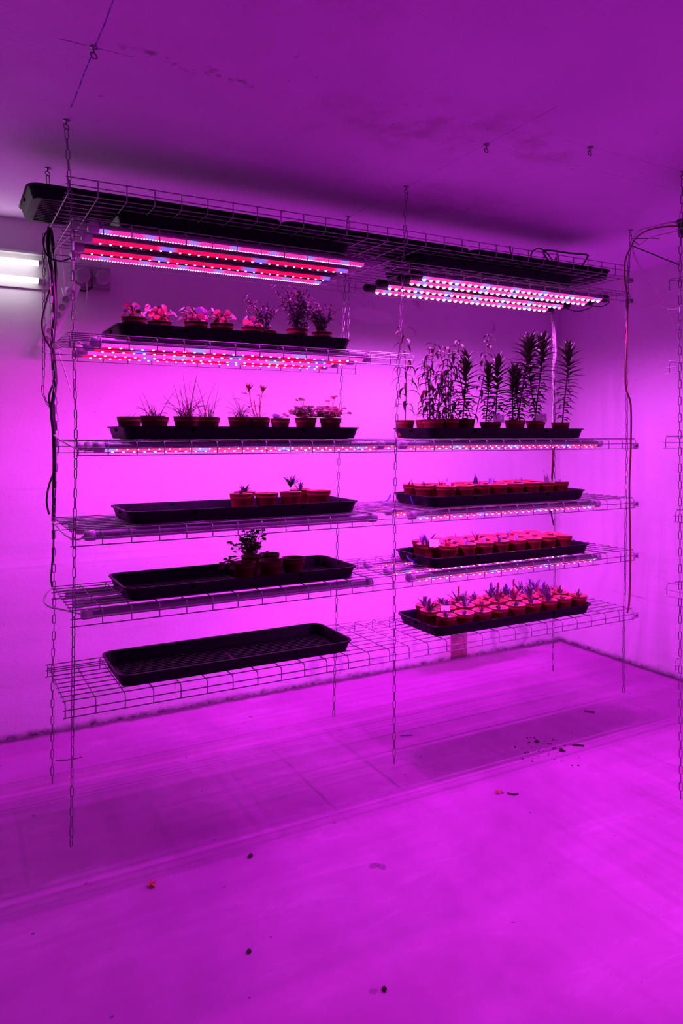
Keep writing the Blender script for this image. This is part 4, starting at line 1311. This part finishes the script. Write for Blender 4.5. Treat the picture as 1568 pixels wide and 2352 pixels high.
cord([(2.70, 1.97, .880), (2.632, 2.0, .876), (2.784, 2.2, .930), (2.963, 2.42, .992), (3.089, 2.56, .999), (3.13, 2.6, .975), (3.16, 2.61, .93), (3.214, 2.62, .878), (3.354, 2.65, .806), (3.561, 2.70, .666), (3.71, 2.75, .497), (3.76, 2.78, .42)],
     .0035, 'cord_white', 'thin pale cord curving from the right chain towards the right wall', group=RC)
cord([(2.70, 1.97, .85), (2.784, 2.2, .885), (3.005, 2.45, .935), (3.10, 2.55, .98), (3.115, 2.585, 1.0)], .0032, 'cord_white', 'pale cord sagging between the two units near the ceiling', group=RC)
cord([(3.13, 2.6, .692), (3.181, 2.58, .666), (3.197, 2.5, .664), (3.033, 2.3, .598), (2.86, 2.12, .57), (2.68, 1.98, .60)], .002, 'cord_white', 'thin cord swinging from the right chain to the cut-off unit', group=RC)
b = MB(); b.tube([W((3.112, 2.59, 1.012)), W((3.207, 2.50, 1.004))], .0025, 5)
tag(b.build('cable_tie', 'cord_black'), 'short black cable tie tail below the front right eye bolt', 'cable tie', 'black cable ties')
b = MB(); b.tube([W((3.100, 2.59, .977)), W((3.298, 2.45, .867))], .003, 5)
tag(b.build('cable_tie', 'cord_black'), 'long black cable tie tail slanting from the right chain', 'cable tie', 'black cable ties')
for z, lab in ((.80, 'clear clip joining the cord to the top shelf corner, right end'), (.695, 'clear clip at the right end of the brightest lamp shelf'), (-.055, 'clear clip at the right end of the eye-level shelf'),
               (-.358, 'clear clip at the right end of the shelf below eye level'), (-.628, 'clear clip at the right end of the second lowest shelf'), (-.938, 'clear clip at the right end of the lowest shelf')):
    root = thing('cable_clip', W((3.135 if z > .5 else 3.172, 2.622, z)), lab, 'clip', 'clear plastic cable clips', rz=-.3)
    b = MB(); b.box((-.015, -.012, -.013), (.015, .012, .013)); b.tube([(0, -.018, 0), (0, .018, 0)], .009, 8); b.build('clip_body', 'cap', root, smooth=False)
    b = MB(); b.tube([(0, -.022, 0), (0, -.018, 0)], .005, 8); b.build('screw', 'socket_dark', root, smooth=False)
# pale cable bundle down the back right chain
for i, (dx, dz) in enumerate(((0, 0), (.010, .01), (.017, -.01))):
    cord([(3.082 + dx * .2, 3.125, .72 - dz), (3.092 + dx, 3.125, .60), (3.102 + dx, 3.125, .48 + dz), (3.09 + dx * .6, 3.125, .38), (3.098 + dx, 3.125, .22), (3.088 + dx * .7, 3.125, .05)], .0032, 'cord_white',
         ('leftmost', 'middle', 'rightmost')[i] + ' pale cord of the bundle behind the tall lilies', group='pale cord bundle at the back right')
cord([(3.100, 3.12, .33), (3.103, 3.12, .05), (3.096, 3.12, -.12), (3.075, 3.12, -.33), (3.07, 3.12, -.42), (3.095, 3.12, -.52)], .004, 'cord_black', 'black cable behind the sprout trays at the back right')
cord([(3.085, 3.115, .05), (3.082, 3.115, -.12), (3.072, 3.115, -.25)], .003, 'cord_red', 'red cable behind the sprout trays at the back right')
# cables heaped on the top shelf
for i, pts in enumerate(([(2.62, 2.80, .885), (2.63, 2.80, .93), (2.68, 2.80, .955), (2.74, 2.80, .93), (2.78, 2.80, .885)],
                         [(2.73, 2.78, .885), (2.69, 2.78, .925), (2.71, 2.78, .945), (2.85, 2.76, .942), (2.96, 2.75, .945), (2.965, 2.75, .93), (2.93, 2.75, .885)],
                         [(2.50, 2.80, .885), (2.485, 2.80, .92), (2.482, 2.80, .945)],
                         [(2.80, 2.82, .885), (2.815, 2.82, .93), (2.84, 2.82, .885)])):
    cord(pts, .0035 if i != 1 else .0045, 'cord_black' if i < 3 else 'cord_white', ('round black cable loop rising from the top right tray', 'angular black cable loop at the right of the top tray', 'single black cable end sticking up on the top tray', 'pale cord kink standing up between the black loops')[i], group='cables heaped on the top trays')

# lamp cords at the right ends of the bright lamps
cord([(3.04, 2.70, .714), (3.075, 2.70, .700), (3.06, 2.74, .680), (3.01, 2.78, .69)], .0025, 'cord_black', 'black lead curling at the right end of the front bright lamp', 'lamp_cord', 'black leads of the bright lamps')
cord([(3.05, 2.80, .714), (3.07, 2.82, .69), (3.04, 2.88, .675), (2.99, 2.92, .69)], .0025, 'cord_black', 'black lead curling at the right end of the second bright lamp', 'lamp_cord', 'black leads of the bright lamps')

# ------------------------------------------------------------------ bits on the floor
def leaf_litter(x, y, s, seed, label, m='straw', name='dry_leaf', cat='leaf'):
    rnd = random.Random(seed)
    b = MB()
    for i in range(7):
        az = rnd.uniform(0, 6.28)
        blade(b, (rnd.uniform(-s, s) * .3, rnd.uniform(-s, s) * .3, .004), az, rnd.uniform(0, .7), s * rnd.uniform(.5, 1), s * .22, rnd.uniform(.5, 2), 5, 0, fold=.6)
    o = b.build(name, m); o.location = (x, y, .001)
    tag(o, label, cat, 'fallen dry leaves')
leaf_litter(.599, 2.399, .026, 1, 'curled dry red leaf on the floor at the lower left')
leaf_litter(2.007, 2.331, .020, 2, 'dry red leaf on the floor below the soil spill')
def twig(pts, r, label, m='soil', name='twig'):
    b = MB(); b.tube(smooth_path([(p[0], p[1], r + .001) for p in pts], 4), r, 5)
    tag(b.build(name, m), label, 'twig' if m == 'soil' else 'scrap', 'twigs and scraps on the floor')
twig([(3.0, 2.80), (3.02, 2.775), (3.03, 2.76)], .004, 'dark twig on the floor nearest the right wall')
twig([(2.035, 2.31), (2.05, 2.29), (2.07, 2.285)], .003, 'short twig right of the dry leaf below the soil spill')
twig([(2.62, 2.52), (2.645, 2.50), (2.66, 2.485)], .004, 'dark stick at the right of the soil spill')
twig([(1.965, 3.0), (1.99, 2.995), (2.02, 2.98)], .0022, 'thin blue scrap on the floor behind the middle chain', 'blue_tape', 'plastic_scrap')
twig([(.45, 3.52), (.50, 3.50), (.56, 3.50)], .0015, 'thin dark straw on the floor behind the left chains')
def lump(x, y, r, seed, label):
    rnd = random.Random(seed)
    b = MB()
    b.lathe([(0.0, -r * .3), (r * .7, -r * .25), (r, r * .15), (r * .65, r * .6), (0.0, r * .75)], 7)
    b.v = [v * rnd.uniform(.8, 1.2) for v in b.v]
    o = b.build('soil_lump', 'soil', smooth=False); o.location = (x, y, r * .32)
    tag(o, label, 'soil lump', 'soil lumps')
lump(.944, 2.394, .010, 1, 'dark soil lump on the floor left of centre')
lump(2.50, 2.63, .011, 2, 'larger soil lump at the top of the spilled soil')
lump(2.53, 2.50, .012, 3, 'largest dark lump at the right of the spilled soil')
lump(.766, 1.953, .008, 4, 'small dark lump on the floor, lower middle')
lump(1.028, 1.65, .008, 5, 'small dark lump near the bottom of the picture')
rnd = random.Random(77)
b = MB()
for i in range(75):
    a = rnd.gauss(0, 1); c = rnd.gauss(0, 1)
    x = 2.46 + a * .075; y = 2.55 + c * .075
    r = rnd.choice((.0012, .0015, .002, .003, .0045))
    s0_ = len(b.v)
    b.lathe([(0.0, 0), (r, r * .1), (r * .8, r * .7), (0.0, r)], 5, at=(x, y, 0.0003))
tag(b.build('soil_crumbs', 'soil', smooth=False), 'scatter of dark soil crumbs spilled on the floor', 'soil', kind='stuff')
